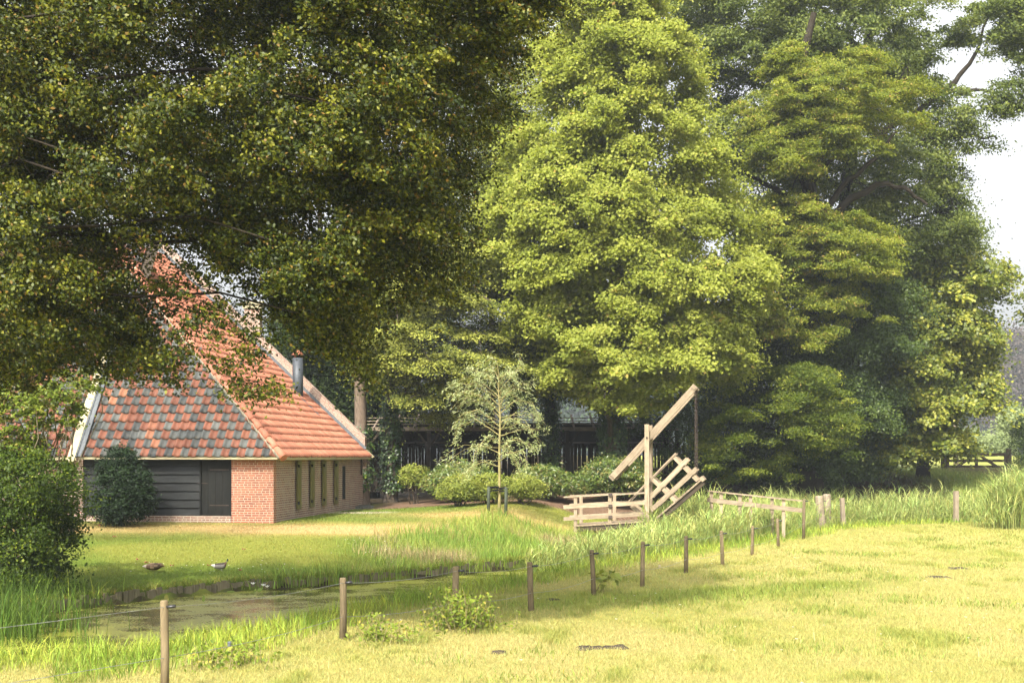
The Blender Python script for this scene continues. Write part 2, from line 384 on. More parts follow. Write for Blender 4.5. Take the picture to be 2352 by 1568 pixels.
# water: murky, half covered with duckweed and scum
N = NT('ditch_water'); p = N.pos()
nn = N.noise(N.mapv(p, (1, 1.0, 1)), 1.1, 5, .6); n2 = N.noise(p, 22, 4, .6)
sp = N.n('ShaderNodeSeparateXYZ'); N.l(p, sp.inputs[0])
fac = N.ramp(N.mix(.35, nn, n2), [(.41, (0, 0, 0)), (.55, (1, 1, 1))])
col = N.mix(fac, (.02, .024, .008), N.ramp(n2, [(.3, (.17, .185, .018)), (.7, (.30, .30, .05))]))
pr = N.n('ShaderNodeBsdfPrincipled'); N.l(col, pr.inputs['Base Color'])
rr = N.n('ShaderNodeMapRange'); rr.inputs[3].default_value = .06; rr.inputs[4].default_value = .35; N.l(fac, rr.inputs[0]); N.l(rr.outputs[0], pr.inputs['Roughness'])
pr.inputs['Specular IOR Level'].default_value = .5; N.l(N.bump(N.noise(N.mapv(p, (3, 9, 1)), 2, 3), .25, .02), pr.inputs['Normal'])
N.l(pr.outputs[0], N.out.inputs[0]); M['water'] = N.m
wv = np.array([(-60, 5, -.28), (70, 5, -.28), (70, 75, -.28), (-60, 75, -.28)], float)
tag(npmesh('water', wv, np.array([[0, 1, 2, 3]]), M['water']), kind='structure')

# ------------------------------------------------------------------ the farmhouse
u_ = np.array((-.993, .12, 0)); v_ = np.array((.12, .993, 0)); UP = np.array((0, 0, 1.0))
O_ = np.array(((628 - CX) / F * 43, 43.0, 0))
def hp(s, t, z): return O_ + u_ * s + v_ * t + UP * z
EZ, GZ = 2.58, .62
house = thing('farmhouse', 'low brick farmhouse with grey and red chequered front roof tiles and an orange-red side roof', 'farmhouse', hp(6, 6, GZ))
def wall_quad(mb, pts, uvs): mb.poly(pts, uvs)
def brick_box(mb, s0, s1, t0, t1, z0, z1):
    P = lambda s, t, z: hp(s, t, z)
    mb.poly([P(s0, t0, z0), P(s0, t0, z1), P(s1, t0, z1), P(s1, t0, z0)], [(s0, z0), (s0, z1), (s1, z1), (s1, z0)])
    mb.poly([P(s0, t1, z0), P(s0, t1, z1), P(s0, t0, z1), P(s0, t0, z0)], [(t1, z0), (t1, z1), (t0, z1), (t0, z0)])
    mb.poly([P(s1, t0, z0), P(s1, t0, z1), P(s1, t1, z1), P(s1, t1, z0)], [(t0, z0), (t0, z1), (t1, z1), (t1, z0)])
    mb.poly([P(s1, t1, z0), P(s1, t1, z1), P(s0, t1, z1), P(s0, t1, z0)], [(s1, z0), (s1, z1), (s0, z1), (s0, z0)])
    mb.poly([P(s0, t0, z1), P(s0, t1, z1), P(s1, t1, z1), P(s1, t0, z1)], [(s0, t0), (s0, t1), (s1, t1), (s1, t0)])
LEN = 11.8; SV = 6.0
m = MB(); brick_box(m, 0, 1.32, 0, .3, .1, EZ - .02); m.build('front_brick_wall', M['brick'], house)
m = MB(); brick_box(m, 0.002, .3, .303, LEN, .1, EZ - .02); m.build('side_brick_wall', M['brick2'], house)
m = MB(); brick_box(m, 1.323, SV - .005, -.03, .3, .1, .80); m.build('plinth', M['brick2'], house)
m = MB(); brick_box(m, SV, SV + .22, -.05, .6, .1, EZ + .1); m.build('buttress', M['brick2'], house)
# tarred weatherboards
m = MB(); nb_ = 7; bh = (EZ - .80) / nb_
for k in range(nb_):
    z0 = .80 + k * bh
    m.bar(hp(2.30, .045 + .0, z0 + bh / 2), hp(SV - .01, .045, z0 + bh / 2), 0.028, bh + .035, side=(v_ * 1.0 - UP * .22), t=random.random())
m.build('weatherboard', M['tar'], house)
m = MB()
for k in range(4):
    m.bar(hp(1.36 + .115 + k * .232, .05, .82), hp(1.36 + .115 + k * .232, .05, EZ - .02), .226, .04, side=u_, t=random.random())
door = m.build('door', M['tar2'], house)
for z in (1.12, 2.2): m = MB(); m.bar(hp(1.4, .022, z), hp(2.0, .022, z), .012, .03, side=v_); m.build('hinge', M['iron'], door)
m = MB(); m.bar(hp(2.06, .018, 1.78), hp(2.38, .018, 1.80), .015, .025, side=v_); m.build('latch', M['iron'], door)
for s_ in (1.337, 2.285): m = MB(); m.bar(hp(s_, .005, .80), hp(s_, .005, EZ - .02), .045, .075, side=u_); m.build('door_jamb', M['tar2'], house)
# shutters on the side wall
def side_t(x):   # wall coordinate t seen at photo column x
    k = (x - CX) / F; return (k * O_[1] - O_[0]) / (v_[0] - k * v_[1])
for j, x in enumerate((678, 709, 737, 765)):
    t0 = side_t(x)
    m = MB(); m.bar(hp(-.06, t0 + .23, .92), hp(-.06, t0 + .23, EZ - .12), 0.05, .46, side=u_); sh = m.build('shutter', M['olive'], house)
    for z in (1.12, 2.3): m = MB(); m.bar(hp(-.09, t0 + .02, z), hp(-.14, t0 + .02, z), .07, .09, side=v_); m.build('shutter_hook', M['black'], sh)
t0 = side_t(789); m = MB(); m.bar(hp(-.004, t0, 1.05), hp(-.004, t0, 2.25), .05, .34, side=u_); m.build('slit_window', M['tar'], house)
m = MB(); m.bar(hp(-.03, LEN - .1, 1.9), hp(-.03, LEN - .1, EZ), .04, .1, side=u_); m.build('wall_anchor', M['iron'], house)
# roof slopes: parametrised by height h above the eave
A_R, A_F = 1.05, .76
def front_pt(s, h, off=0.0):      # front slope; off = along normal
    nrm = np.array((0, -1, A_F)) / math.hypot(1, A_F)
    return hp(s, -.36 + A_F * h + nrm[1] * off, EZ + h + nrm[2] * off)
def right_pt(t, h, off=0.0):
    nrm = np.array((-1, 0, A_R)) / math.hypot(1, A_R)
    return hp(-.36 + A_R * h + nrm[0] * off, t, EZ + h + nrm[2] * off)
TW = .252; THH_F = .27; THH_R = .232
def pantiles(fn, cols, rows, w, dh, amp, inside, tint, name, mat, parent, lift0=.058):
    """each tile a small s-curved sheet that steps over the one below"""
    K = 9; Vs = []; Fs = []; T = []
    prof = [amp * (.35 - 1.15 * math.sin(math.pi * min(1, q / (K - 1) / .8)) + (1.1 * math.sin(math.pi * (q / (K - 1) - .72) / .28 * .75) if q / (K - 1) > .72 else 0)) for q in range(K)]
    for r in range(rows):
        for c in range(cols[0], cols[1]):
            a0 = c * w; h0 = r * dh
            if not inside(a0 + w / 2, h0 + dh / 2): continue
            b = len(Vs); tt = tint(c, r); ja = random.uniform(-.006, .006); jh = random.uniform(-.008, .008)
            lift = lift0 + random.uniform(-.004, .006)
            for q in range(K):
                x = a0 + ja + w * q / (K - 1) * 1.04
                Vs.append(fn(x, h0 + jh, prof[q] + lift - .035)); Vs.append(fn(x, h0 + jh, prof[q] + lift))
                Vs.append(fn(x, h0 + dh * .55, prof[q] + lift * .6)); Vs.append(fn(x, h0 + dh * 1.12, prof[q] + .002))
            for q in range(K - 1):
                for k in range(3):
                    Fs.append([b + q * 4 + k, b + (q + 1) * 4 + k, b + (q + 1) * 4 + k + 1, b + q * 4 + k + 1]); T.append(tt)
    o = npmesh(name, np.array(Vs), np.array(Fs), mat, parent, tint=T, smooth=False); return o
def tint_mix(c, r):
    g = (c + r) % 2 == 0
    if random.random() < .06: g = not g
    return random.uniform(.02, .44) if g else min(1, .52 + abs(random.gauss(.12, .16)))
def in_front(s, h): return -.36 + A_R * h < s + .06 and s < SV - .05 and h < 8.2
pantiles(front_pt, (-2, 25), 32, TW, THH_F, .034, in_front, tint_mix, 'mixed_tile_roof', M['mixtile'], house)
def in_right(t, h): return t > -.36 + A_F * h - .06 and t < LEN + .02 and h < 8.0
def tint_red(c, r): return min(1, max(0, random.gauss(.55, .22)))
pantiles(lambda a, h, o: right_pt(a, h, o), (-2, 48), 35, TW, THH_R, .038, in_right, tint_red, 'red_tile_roof', M['redtile'], house, .036)
# boarding below the tiles, eaves board, hips
m = MB()
m.poly([front_pt(-.36, 0, -.03), front_pt(SV, 0, -.03), front_pt(SV, 6.05, -.03)], None)
m.poly([right_pt(-.36, 0, -.03), right_pt(-.36 + A_F * 8, 8, -.03), right_pt(LEN + .3, 8, -.03), right_pt(LEN + .3, 0, -.03)], None)
m.poly([hp(-.36 + A_R * 8, LEN + .3, EZ + 8), hp(-.36 + A_R * 8, -.36 + A_F * 8, EZ + 8), hp(16.5, 1, EZ), hp(16.5, LEN + .3, EZ)])
m.build('roof_boarding', M['darkwood'], house)
m = MB()
m.bar(hp(-.40, -.33, EZ - .02), hp(SV + .02, -.33, EZ - .02), .03, .09, side=v_)
m.bar(hp(-.33, -.40, EZ - .02), hp(-.33, LEN + .3, EZ - .02), .03, .11, side=u_)
m.poly([hp(-.33, -.31, EZ - .055), hp(SV, -.31, EZ - .055), hp(SV, .0, EZ - .055), hp(-.33, .0, EZ - .055)])
m.poly([hp(-.31, -.0, EZ - .057), hp(0, -.0, EZ - .057), hp(0, LEN + .3, EZ - .057), hp(-.31, LEN + .3, EZ - .057)])
m.build('eaves_board', M['cream'], house)
m = MB(); nh = 25
def hip(h): return hp(-.38 + A_R * h, -.38 + A_F * h, EZ + h + .045)
for k in range(nh):
    h0 = k * .29 - .06
    m.tube([hip(h0) - UP * .01, hip(h0 + .15) + UP * .004, hip(h0 + .33) - UP * .02], [.125, .115, .10], 10, t=min(1, max(0, random.gauss(.6, .25))))
m.build('hip_tile', M['redtile'], house)
m = MB(); m.tube([hip(h) - UP * .075 + u_ * .045 - v_ * .03 for h in np.linspace(0, 7.4, 30)], .075, 6); m.build('mortar_fillet', M['mortar'], house)
# verge of the front roof: lead flashing + cream bargeboard
m = MB(); m.bar(front_pt(SV - .02, -.02, .07), front_pt(SV - .02, 6.2, .07), .17, .03, side=u_)
m.tube([front_pt(SV - .12, h, .075) for h in np.linspace(-.05, 6, 12)], .03, 6); m.tube([front_pt(SV + .03, h, .085) for h in np.linspace(-.05, 6, 12)], .035, 6)
m.build('lead_flashing', M['lead'], house)
m = MB(); m.bar(front_pt(SV + .22, -.15, .02), front_pt(SV + .22, 6.4, .02), .24, .05, side=u_); m.build('bargeboard', M['cream'], house)
# parapet gable at the far end
gb = MB()
def gp(h, dz, t): return hp(-.36 + A_R * h, t, EZ + h + dz)
hs = np.linspace(.22, 8.0, 20)
for a, b2 in zip(hs[:-1], hs[1:]):
    l0, l1 = a * 1.45, b2 * 1.45
    gb.poly([gp(a, -.6, LEN + .05), gp(a, .55, LEN + .05), gp(b2, .55, LEN + .05), gp(b2, -.6, LEN + .05)], [(-.6, l0), (.55, l0), (.55, l1), (-.6, l1)])
    gb.poly([gp(a, .55, LEN + .05), gp(a, .55, LEN + .36), gp(b2, .55, LEN + .36), gp(b2, .55, LEN + .05)], [(0, l0), (.31, l0), (.31, l1), (0, l1)])
gb.poly([gp(.22, -.6, LEN + .05), gp(.22, -.6, LEN + .36), gp(.22, .55, LEN + .36), gp(.22, .55, LEN + .05)], [(0, 0), (.31, 0), (.31, 1), (0, 1)])
gb.build('gable_parapet', M['brick2'], house)
m = MB(); m.bar(gp(.2, .10, LEN + .02), gp(8, .10, LEN + .02), .05, .16, side=v_); m.build('gable_flashing', M['lead'], house)
m = MB(); m.bar(gp(-.07, .06, LEN + .18), gp(.36, .06, LEN + .18), .3, .05, side=v_); m.build('verge_end_board', M['cream'], house)
m = MB(); brick_box(m, .02, 16, LEN + .04, LEN + .34, .1, EZ); m.build('rear_brick_wall', M['brick2'], house)
# flue pipe with conical cap
hf = 2.85; tf = LEN - 1.3
fb = hp(-.36 + A_R * 2.2, tf, EZ + 2.2); ft = at(684, 822, fb[1]); fb2 = np.array((ft[0], fb[1], fb[2] - .3))
m = MB(); m.tube([fb2, ft], .2, 20); fl = m.build('flue_pipe', M['flue'], house)
m = MB(); cz = ft + UP * .12
m.tube([cz, cz + UP * .1, cz + UP * .22], [.24, .13, .01], 16); m.tube([cz - UP * .01, cz], [.235, .24], 16)
for q in range(3): m.tube([ft + np.array((.17 * math.cos(q * 2.1), .17 * math.sin(q * 2.1), -.02)), cz + np.array((.17 * math.cos(q * 2.1), .17 * math.sin(q * 2.1), .02))], .012, 4)
m.build('flue_cap', M['redtile'], fl)
m = MB(); m.bar(right_pt(tf - .45, 1.5, .05), right_pt(tf - .45, 2.6, .05), .35, .02, side=v_); m.build('flue_flashing', M['lead'], house)
# brick chimney behind the ridge
cb = at(582, 740, 55.6)
m = MB()
def boxw(mb, c, w, d, z0, z1):
    x, y = c[0], c[1]
    q = [(x - w, y - d), (x + w, y - d), (x + w, y + d), (x - w, y + d)]
    for k in range(4):
        a, b2 = q[k], q[(k + 1) % 4]; L = 2 * (w if k % 2 == 0 else d)
        mb.poly([(*a, z0), (*b2, z0), (*b2, z1), (*a, z1)], [(0, z0), (L, z0), (L, z1), (0, z1)])
    mb.poly([(*p, z1) for p in q], [(0, 0), (w, 0), (w, d), (0, d)])
boxw(m, cb, .3, .3, 5.0, 8.35); ch = m.build('chimney', M['brick2'], house)
m = MB(); boxw(m, cb, .36, .36, 8.35, 8.5); boxw(m, cb, .42, .42, 8.5, 8.62); m.build('chimney_cornice', M['cream'], ch)
# left wing, set back
m = MB(); brick_box(m, SV + .22, 15, .75, 1.05, .1, EZ); m.build('wing_brick_wall', M['brick2'], house)
def wing_pt(s, h, off=0.0):
    nrm = np.array((0, -1, A_F)) / math.hypot(1, A_F); return hp(s, .45 + A_F * h + nrm[1] * off, EZ + h + nrm[2] * off)
pantiles(wing_pt, (25, 58), 28, TW, THH_F, .034, lambda s, h: s > SV + .3 and s < 14.8, tint_mix, 'wing_tile_roof', M['mixtile'], house)
m = MB(); m.poly([wing_pt(SV - .1, 0, -.04), wing_pt(15, 0, -.04), wing_pt(15, 7.7, -.04), wing_pt(SV - .1, 7.7, -.04)]); m.build('wing_roof_boarding', M['darkwood'], house)
m = MB(); m.bar(hp(SV + .2, .48, EZ - .04), hp(15, .48, EZ - .04), .03, .1, side=v_); m.build('wing_eaves_board', M['cream'], house)
# stone slab beside the side wall
sl_ = at(818, 1168, 54.2); sl_[2] = float(zg(sl_[0], sl_[1])) + .05
m = MB(); m.bar(sl_ + np.array((-.45, -.3, 0)), sl_ + np.array((.55, .1, 0)), .7, .12, jit=.02)
tag(m.build('stone_slab', M['stone']), 'long grey stone slab lying in the grass at the far corner of the farmhouse', 'stone slab')

# ------------------------------------------------------------------ foliage
def inpoly(px, py, poly):
    ins = np.zeros(len(px), bool); n = len(poly)
    for i in range(n):
        x1, y1 = poly[i]; x2, y2 = poly[(i + 1) % n]
        c = ((y1 > py) != (y2 > py)) & (px < (x2 - x1) * (py - y1) / ((y2 - y1) or 1e-9) + x1); ins ^= c
    return ins
def pdist(px, py, poly):
    d = np.full(len(px), 1e9); n = len(poly)
    for i in range(n):
        a = np.array(poly[i], float); b = np.array(poly[(i + 1) % n], float); ab = b - a
        t = np.clip(((px - a[0]) * ab[0] + (py - a[1]) * ab[1]) / (ab @ ab + 1e-9), 0, 1)
        d = np.minimum(d, np.hypot(px - a[0] - t * ab[0], py - a[1] - t * ab[1]))
    return d
def volume_pts(poly, D0, T, n, rng, front=0.0, uni=.6):
    """centres of leaf sprays filling a rounded crown whose outline at distance D0 is poly"""
    P = np.array(poly, float); lo, hi = P.min(0), P.max(0); out = []
    tot = 0
    while tot < n:
        x = rng.uniform(lo[0], hi[0], 4 * n); y = rng.uniform(lo[1], hi[1], 4 * n)
        k = inpoly(x, y, poly); x, y = x[k], y[k]
        out.append(np.stack([x, y], 1)); tot += len(x)
    xy = np.concatenate(out)[:n]; d = pdist(xy[:, 0], xy[:, 1], poly) * D0 / F
    half = T * np.sqrt(np.clip(1 - (1 - np.minimum(d / (T * .9), 1)) ** 2, 0, 1)) + .15
    u = rng.uniform(-1, 1, n); u = np.sign(u) * np.abs(u) ** uni
    if front > 0: u = np.where(rng.random(n) < front, -np.abs(u), u)
    D = D0 + half * u
    return np.stack([(xy[:, 0] - CX) / F * D, D, CZ - (xy[:, 1] - HY) / F * D], 1)
def sprays(C, axis_xy, Mn, r, flat, L, W, rng, droop=.35, up=.8, outw=.45, rnd=.6, rvar=.4, tvar=.25, elong=1.0, tbase=None, spot=0.0, sunb=.4, tmean=.45):
    """leaf quads for clump centres C; returns V,F,tint"""
    nC = len(C); cnt = np.maximum(3, (Mn * rng.uniform(.5, 1.5, nC)).astype(int)); idx = np.repeat(np.arange(nC), cnt); n = len(idx)
    o = C - np.array([axis_xy[0], axis_xy[1], 0]); o[:, 2] = 0; o /= (np.linalg.norm(o, axis=1, keepdims=True) + 1e-6)
    rc = r * rng.uniform(1 - rvar, 1 + rvar, nC)
    s = np.stack([-o[:, 1], o[:, 0], np.zeros(nC)], 1)
    g = rng.normal(0, .55, (n, 3)); rr = rc[idx][:, None]
    a = g[:, :1] * elong; rho2 = (a[:, 0] ** 2 + g[:, 1] ** 2)
    P = C[idx] + (o[idx] * a + s[idx] * g[:, 1:2]) * rr
    P[:, 2] += g[:, 2] * rc[idx] * flat - droop * rc[idx] * np.maximum(a[:, 0], rho2 * .35)
    nr = np.array([0, 0, up]) + np.array(sd) * sunb + o[idx] * outw + rng.normal(0, rnd, (n, 3)); nr /= np.linalg.norm(nr, axis=1, keepdims=True)
    ax = o[idx] * .6 + rng.normal(0, .7, (n, 3)); ax[:, 2] -= .35
    ax -= nr * (ax * nr).sum(1, keepdims=True); ax /= (np.linalg.norm(ax, axis=1, keepdims=True) + 1e-6)
    sd_ = np.cross(nr, ax); Ls = (L * rng.uniform(.65, 1.3, n))[:, None]; Ws = Ls * W / L
    p0 = P - ax * Ls * .5; p2 = P + ax * Ls * .5 - nr * Ls * .12; mid = P - ax * Ls * .06 + nr * Ls * .03
    V = np.stack([p0, mid + sd_ * Ws * .5, p2, mid - sd_ * Ws * .5], 1).reshape(-1, 3)
    Fq = np.arange(4 * n).reshape(n, 4)
    tb = rng.normal(tmean, tvar * .6, nC) if tbase is None else tbase
    t = np.clip(tb[idx] + rng.normal(0, tvar, n), 0, .86 if spot else 1)
    if spot: t = np.where(rng.random(n) < spot, rng.uniform(.9, 1, n), t)
    return V, Fq, t
def merge(parts):
    Vs, Fs, Ts = [], [], []; b = 0
    for V, Fq, t in parts: Vs.append(V); Fs.append(Fq + b); Ts.append(t); b += len(V)
    return np.concatenate(Vs), np.concatenate(Fs), np.concatenate(Ts)
def limb(mb, p, q, r0, r1, sag=.12, n=6, sides=6, wob=.04):
    p = np.array(p, float); q = np.array(q, float); L = np.linalg.norm(q - p); pts = []; rad = []
    for k in range(n + 1):
        t = k / n; c = p + (q - p) * t; c[2] += math.sin(math.pi * t) * sag * L
        if 0 < k < n: c = c + np.array([random.gauss(0, wob * L / n * 2) for _ in range(3)])
        pts.append(c); rad.append(r0 * (1 - t) + r1 * t)
    mb.tube(pts, rad, sides, cap=False); return pts
def branches(mb, C, trunk_pts, n_limb, r_limb, n_twig, r_twig, sag=.1, lower=.35, nmain=None):
    """limbs from the trunk to some spray centres and thin boughs from the limbs to others"""
    tp = np.array(trunk_pts); lp = []
    sel = np.random.default_rng(5).choice(nmain or len(C), min(n_limb, nmain or len(C)), replace=False)
    for i in sel:
        q = C[i]; hd = np.linalg.norm(q[:2] - tp[:, :2].mean(0)); zt = q[2] - lower * hd
        k = int(np.argmin(np.abs(tp[:, 2] - zt))); lp += limb(mb, tp[k], q, r_limb, r_limb * .25, sag)
    lp = np.array(lp)
    sel = np.random.default_rng(6).choice(len(C), min(n_twig, len(C)), replace=False)
    for i in sel:
        q = C[i]; dd_ = ((lp - q) ** 2).sum(1); near = np.argsort(dd_)[:5]; k = int(near[random.randrange(len(near))])
        if dd_[k] < (60 * r_twig) ** 2 + .6: limb(mb, lp[k], q, r_twig, r_twig * .25, .05, 4, 4, .1)
def tree(name, label, cat, trunk, r0, r1, layers, leaf, bark, seed, L, W, group=None, limbs=14, rl=.12, twigs=80, rt=.03, ivy=None, sides=10, lower=.35, extra=(), **kw):
    """trunk: world points; layers: (poly, D0, T, n_sprays, leaves per spray, r, flat)"""
    rng = np.random.default_rng(seed); base = trunk[0]
    root = thing(name, label, cat, base, group)
    parts = []; allC = []
    for lay in layers:
        poly, D0, T, n, Mn, r, flat = lay[:7]; k2 = dict(kw); front = .35
        if len(lay) > 7: k2.update(lay[7])
        front = k2.pop('front', .35)
        bough = k2.pop('bough', None)
        if bough:
            nb_, R_, fl_ = bough; Bc = volume_pts(poly, D0, T, nb_, rng, front, .45); ib = np.repeat(np.arange(nb_), n // nb_); g = rng.normal(0, 1, (len(ib), 3)); bs = R_ * rng.uniform(.6, 1.35, nb_)[ib]
            C = Bc[ib] + g * np.stack([bs, bs, bs * fl_], 1); C[:, 2] -= .25 * bs * (g[:, 0] ** 2 + g[:, 1] ** 2) * .6
            px, py = C[:, 0] / C[:, 1] * F + CX, HY - (C[:, 2] - CZ) / C[:, 1] * F; k_ = inpoly(px, py, poly) | (rng.random(len(C)) < .12); C = C[k_]
        else: C = volume_pts(poly, D0, T, n, rng, front)
        zmin = zg(C[:, 0], C[:, 1]) + .15
        C[:, 2] = np.maximum(C[:, 2], zmin); allC.append(C)
        parts.append(sprays(C, (trunk[-1][0], trunk[-1][1]), Mn, r, flat, L, W, rng, **k2))
    V, Fq, t = merge(parts); k = (V[Fq].mean(1)[:, 2] > -0.2)
    npmesh('crown', V, Fq[k], M[leaf], root, tint=t[k])
    mb = MB(); n = len(trunk); tp = []
    for a in range(n - 1):
        for q in range(4): tp.append(np.array(trunk[a]) * (1 - q / 4) + np.array(trunk[a + 1]) * q / 4)
    tp.append(np.array(trunk[-1])); m_ = len(tp)
    rad = [r0 * (1 - i / (m_ - 1)) + r1 * i / (m_ - 1) for i in range(m_)]; rad[0] *= 1.3
    mb.tube(tp, rad, sides, cap=False)
    if limbs: branches(mb, allC[0] if len(allC) < 3 else np.concatenate(allC), tp, limbs, rl, twigs, rt, lower=lower, nmain=len(allC[0]))
    for D_, r_, path in extra:
        p = [at(x, y, D_) for x, y in path]; pp = []
        for a_, b_ in zip(p[:-1], p[1:]):
            for q in range(4): pp.append(a_ + (b_ - a_) * q / 4 + np.array((random.gauss(0, .04), random.gauss(0, .1), random.gauss(0, .04))))
        pp.append(p[-1]); mb.tube(pp, list(np.linspace(r_, r_ * .25, len(pp))), 8, cap=False)
    mb.build('trunk', M[bark], root)
    if ivy:
        z0, z1, num = ivy; ang = rng.uniform(0, 6.283, num); z = rng.uniform(z0, z1, num)
        tpa = np.array(tp); px = np.interp(z, tpa[:, 2], tpa[:, 0]); py = np.interp(z, tpa[:, 2], tpa[:, 1])
        rr = np.interp(z, tpa[:, 2], rad) + rng.uniform(.02, .28, num) * (.4 + .8 * vnoise(z * .9 + seed, ang))
        C = np.stack([px + rr * np.cos(ang), py + rr * np.sin(ang), z], 1)
        V, Fq, t = sprays(C, (px.mean(), py.mean()), 9, .16, .8, .11, .09, rng, droop=.5, up=.35, outw=1.0, rnd=.4)
        npmesh('ivy', V, Fq, M['ivy'], root, tint=t)
    return root
def G(x, D): X = (x - CX) / F * D; return np.array((X, D, float(zg(X, D))))

# --- big copper-flushed beech, upper left
beech_poly = [(-160, -120), (1330, -120), (1300, 0), (1225, 60), (1190, 130), (1165, 235), (1120, 300), (1085, 390), (1060, 470), (1010, 540), (950, 590), (870, 640),
              (845, 760), (760, 780), (680, 745), (610, 690), (535, 630), (465, 570), (400, 525), (335, 560), (310, 640), (335, 740), (375, 800), (350, 825), (230, 810), (110, 850), (-160, 890)]
beech_poly[0] = (-260, -330); beech_poly[1] = (1330, -330)
bt = [np.array((-10.5, 20.5, .1)), np.array((-10.3, 20.4, 3)), np.array((-10.0, 20.3, 6)), np.array((-9.6, 20.2, 9)), np.array((-9.3, 20.2, 13))]
tree('beech_tree', 'huge dark beech with reddish young leaves overhanging the farmhouse roof', 'tree', bt, .5, .2, [
    (beech_poly, 19.8, 2.8, 2900, 140, .17, .6, {'bough': (240, .25, .8), 'front': .6}), (beech_poly, 20.9, 2.2, 1100, 240, .42, .6, {'front': 0}), (beech_poly, 22.6, 1.8, 800, 240, .42, .6, {'front': 0}),
    ([(340, 560), (430, 580), (560, 680), (640, 760), (630, 800), (650, 890), (615, 920), (540, 870), (470, 830), (400, 880), (330, 850), (350, 700)], 19.2, .9, 130, 42, .18, .5),
    ([(640, 690), (860, 780), (850, 900), (810, 850), (700, 780)], 19.4, .5, 50, 70, .24, .5),
    ([(1090, 400), (1105, 500), (1095, 640), (1040, 690), (940, 690), (880, 720), (860, 650), (1000, 560)], 20, 1.0, 85, 62, .2, .55),
    ([(560, 860), (660, 880), (655, 915), (590, 925), (480, 890)], 19, .3, 18, 50, .2, .5),
    ([(-740 + 560 * math.cos(q_), -640 + 520 * math.sin(q_)) for q_ in np.linspace(0, 6, 12)], 29, 4.2, 560, 190, .6, .5),  # unseen upper crown, added so its shade reaches the left of the house
    ([(200, 800), (340, 800), (360, 870), (230, 850)], 19.2, .5, 40, 40, .22, .5)],
    'beech', 'darkbark', 3, .056, .036, limbs=34, rl=.045, twigs=520, rt=.008, droop=.55, up=.4, outw=.25, rnd=.75, spot=.045, lower=.1)

# --- sycamore-like bright maple, centre
maple_poly = [(1330, -120), (1490, -120), (1545, 40), (1595, 130), (1620, 230), (1655, 330), (1690, 420), (1735, 510), (1745, 570), (1775, 640), (1735, 720), (1715, 790), (1725, 860), (1670, 895),
              (1590, 870), (1520, 930), (1430, 945), (1350, 915), (1270, 880), (1220, 830), (1190, 760), (1150, 700), (1120, 600), (1108, 500), (1130, 400), (1160, 300), (1205, 200), (1225, 110), (1290, 40)]
mt = [G(1405, 58), at(1405, 900, 58), at(1420, 600, 58), at(1430, 300, 58), at(1440, 60, 58)]
tree('maple_tree', 'tall bright yellow-green maple in the middle with an ivy-clad trunk', 'tree', mt, .42, .10, [
    (maple_poly, 57, 4.4, 2600, 240, .38, .6, {'bough': (190, .5, .75), 'tmean': .5}), (maple_poly, 57.6, 3.6, 420, 230, .8, .6, {'front': 0})],
    'maple', 'bark', 5, .125, .105, limbs=26, rl=.11, twigs=160, rt=.03, ivy=(1.3, 6.5, 900), droop=.4, up=.45, outw=.35, rnd=.6, tvar=.17, sunb=.6)
# --- robinia
rob = [(1700, 330), (1760, 190), (1760, 100), (1900, 100), (2080, 120), (2140, 200), (2150, 290), (2080, 350), (2000, 330), (1900, 370), (1860, 430), (1760, 410), (1720, 380)]
rob2 = [(1700, 480), (1800, 430), (1960, 470), (2080, 540), (2040, 640), (1900, 640), (1760, 620), (1720, 560)]
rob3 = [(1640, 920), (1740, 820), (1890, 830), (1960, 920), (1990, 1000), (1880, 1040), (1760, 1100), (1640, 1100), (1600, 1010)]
rob4 = [(1730, 620), (1960, 640), (1990, 760), (1860, 800), (1740, 770)]
rt_ = [G(1862, 63), at(1862, 800, 63), at(1870, 520, 62), at(1845, 330, 62), at(1840, 150, 62), at(1870, 30, 62)]
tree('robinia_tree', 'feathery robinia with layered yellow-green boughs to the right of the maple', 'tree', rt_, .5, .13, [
    (rob, 60.5, 2.6, 620, 270, .42, .3, {'bough': (62, .5, .55)}), (rob2, 60.5, 2.6, 480, 270, .42, .3, {'bough': (46, .5, .55)}), (rob4, 60, 1.8, 210, 270, .42, .3, {'bough': (22, .45, .55)}), (rob3, 58.5, 2.4, 340, 250, .42, .3, {'bough': (38, .5, .5), 'tmean': .12, 'sunb': 0})],  # lowest boughs: darker leaf tint stands in for shade from the crowns above
    'robinia', 'darkbark', 8, .125, .05, limbs=22, rl=.13, twigs=160, rt=.03, ivy=(2, 11, 500), extra=[(61, .24, [(1862, 640), (1885, 540), (1940, 470), (2010, 425), (2075, 430), (2130, 470)]), (61, .18, [(1870, 560), (1900, 480), (1950, 410), (2010, 365), (2060, 300)]), (61, .2, [(1850, 500), (1800, 440), (1750, 420), (1700, 390)]), (61, .22, [(1845, 420), (1900, 330), (1930, 250), (1935, 180)])], droop=.4, up=.7, outw=.25, rnd=.6)
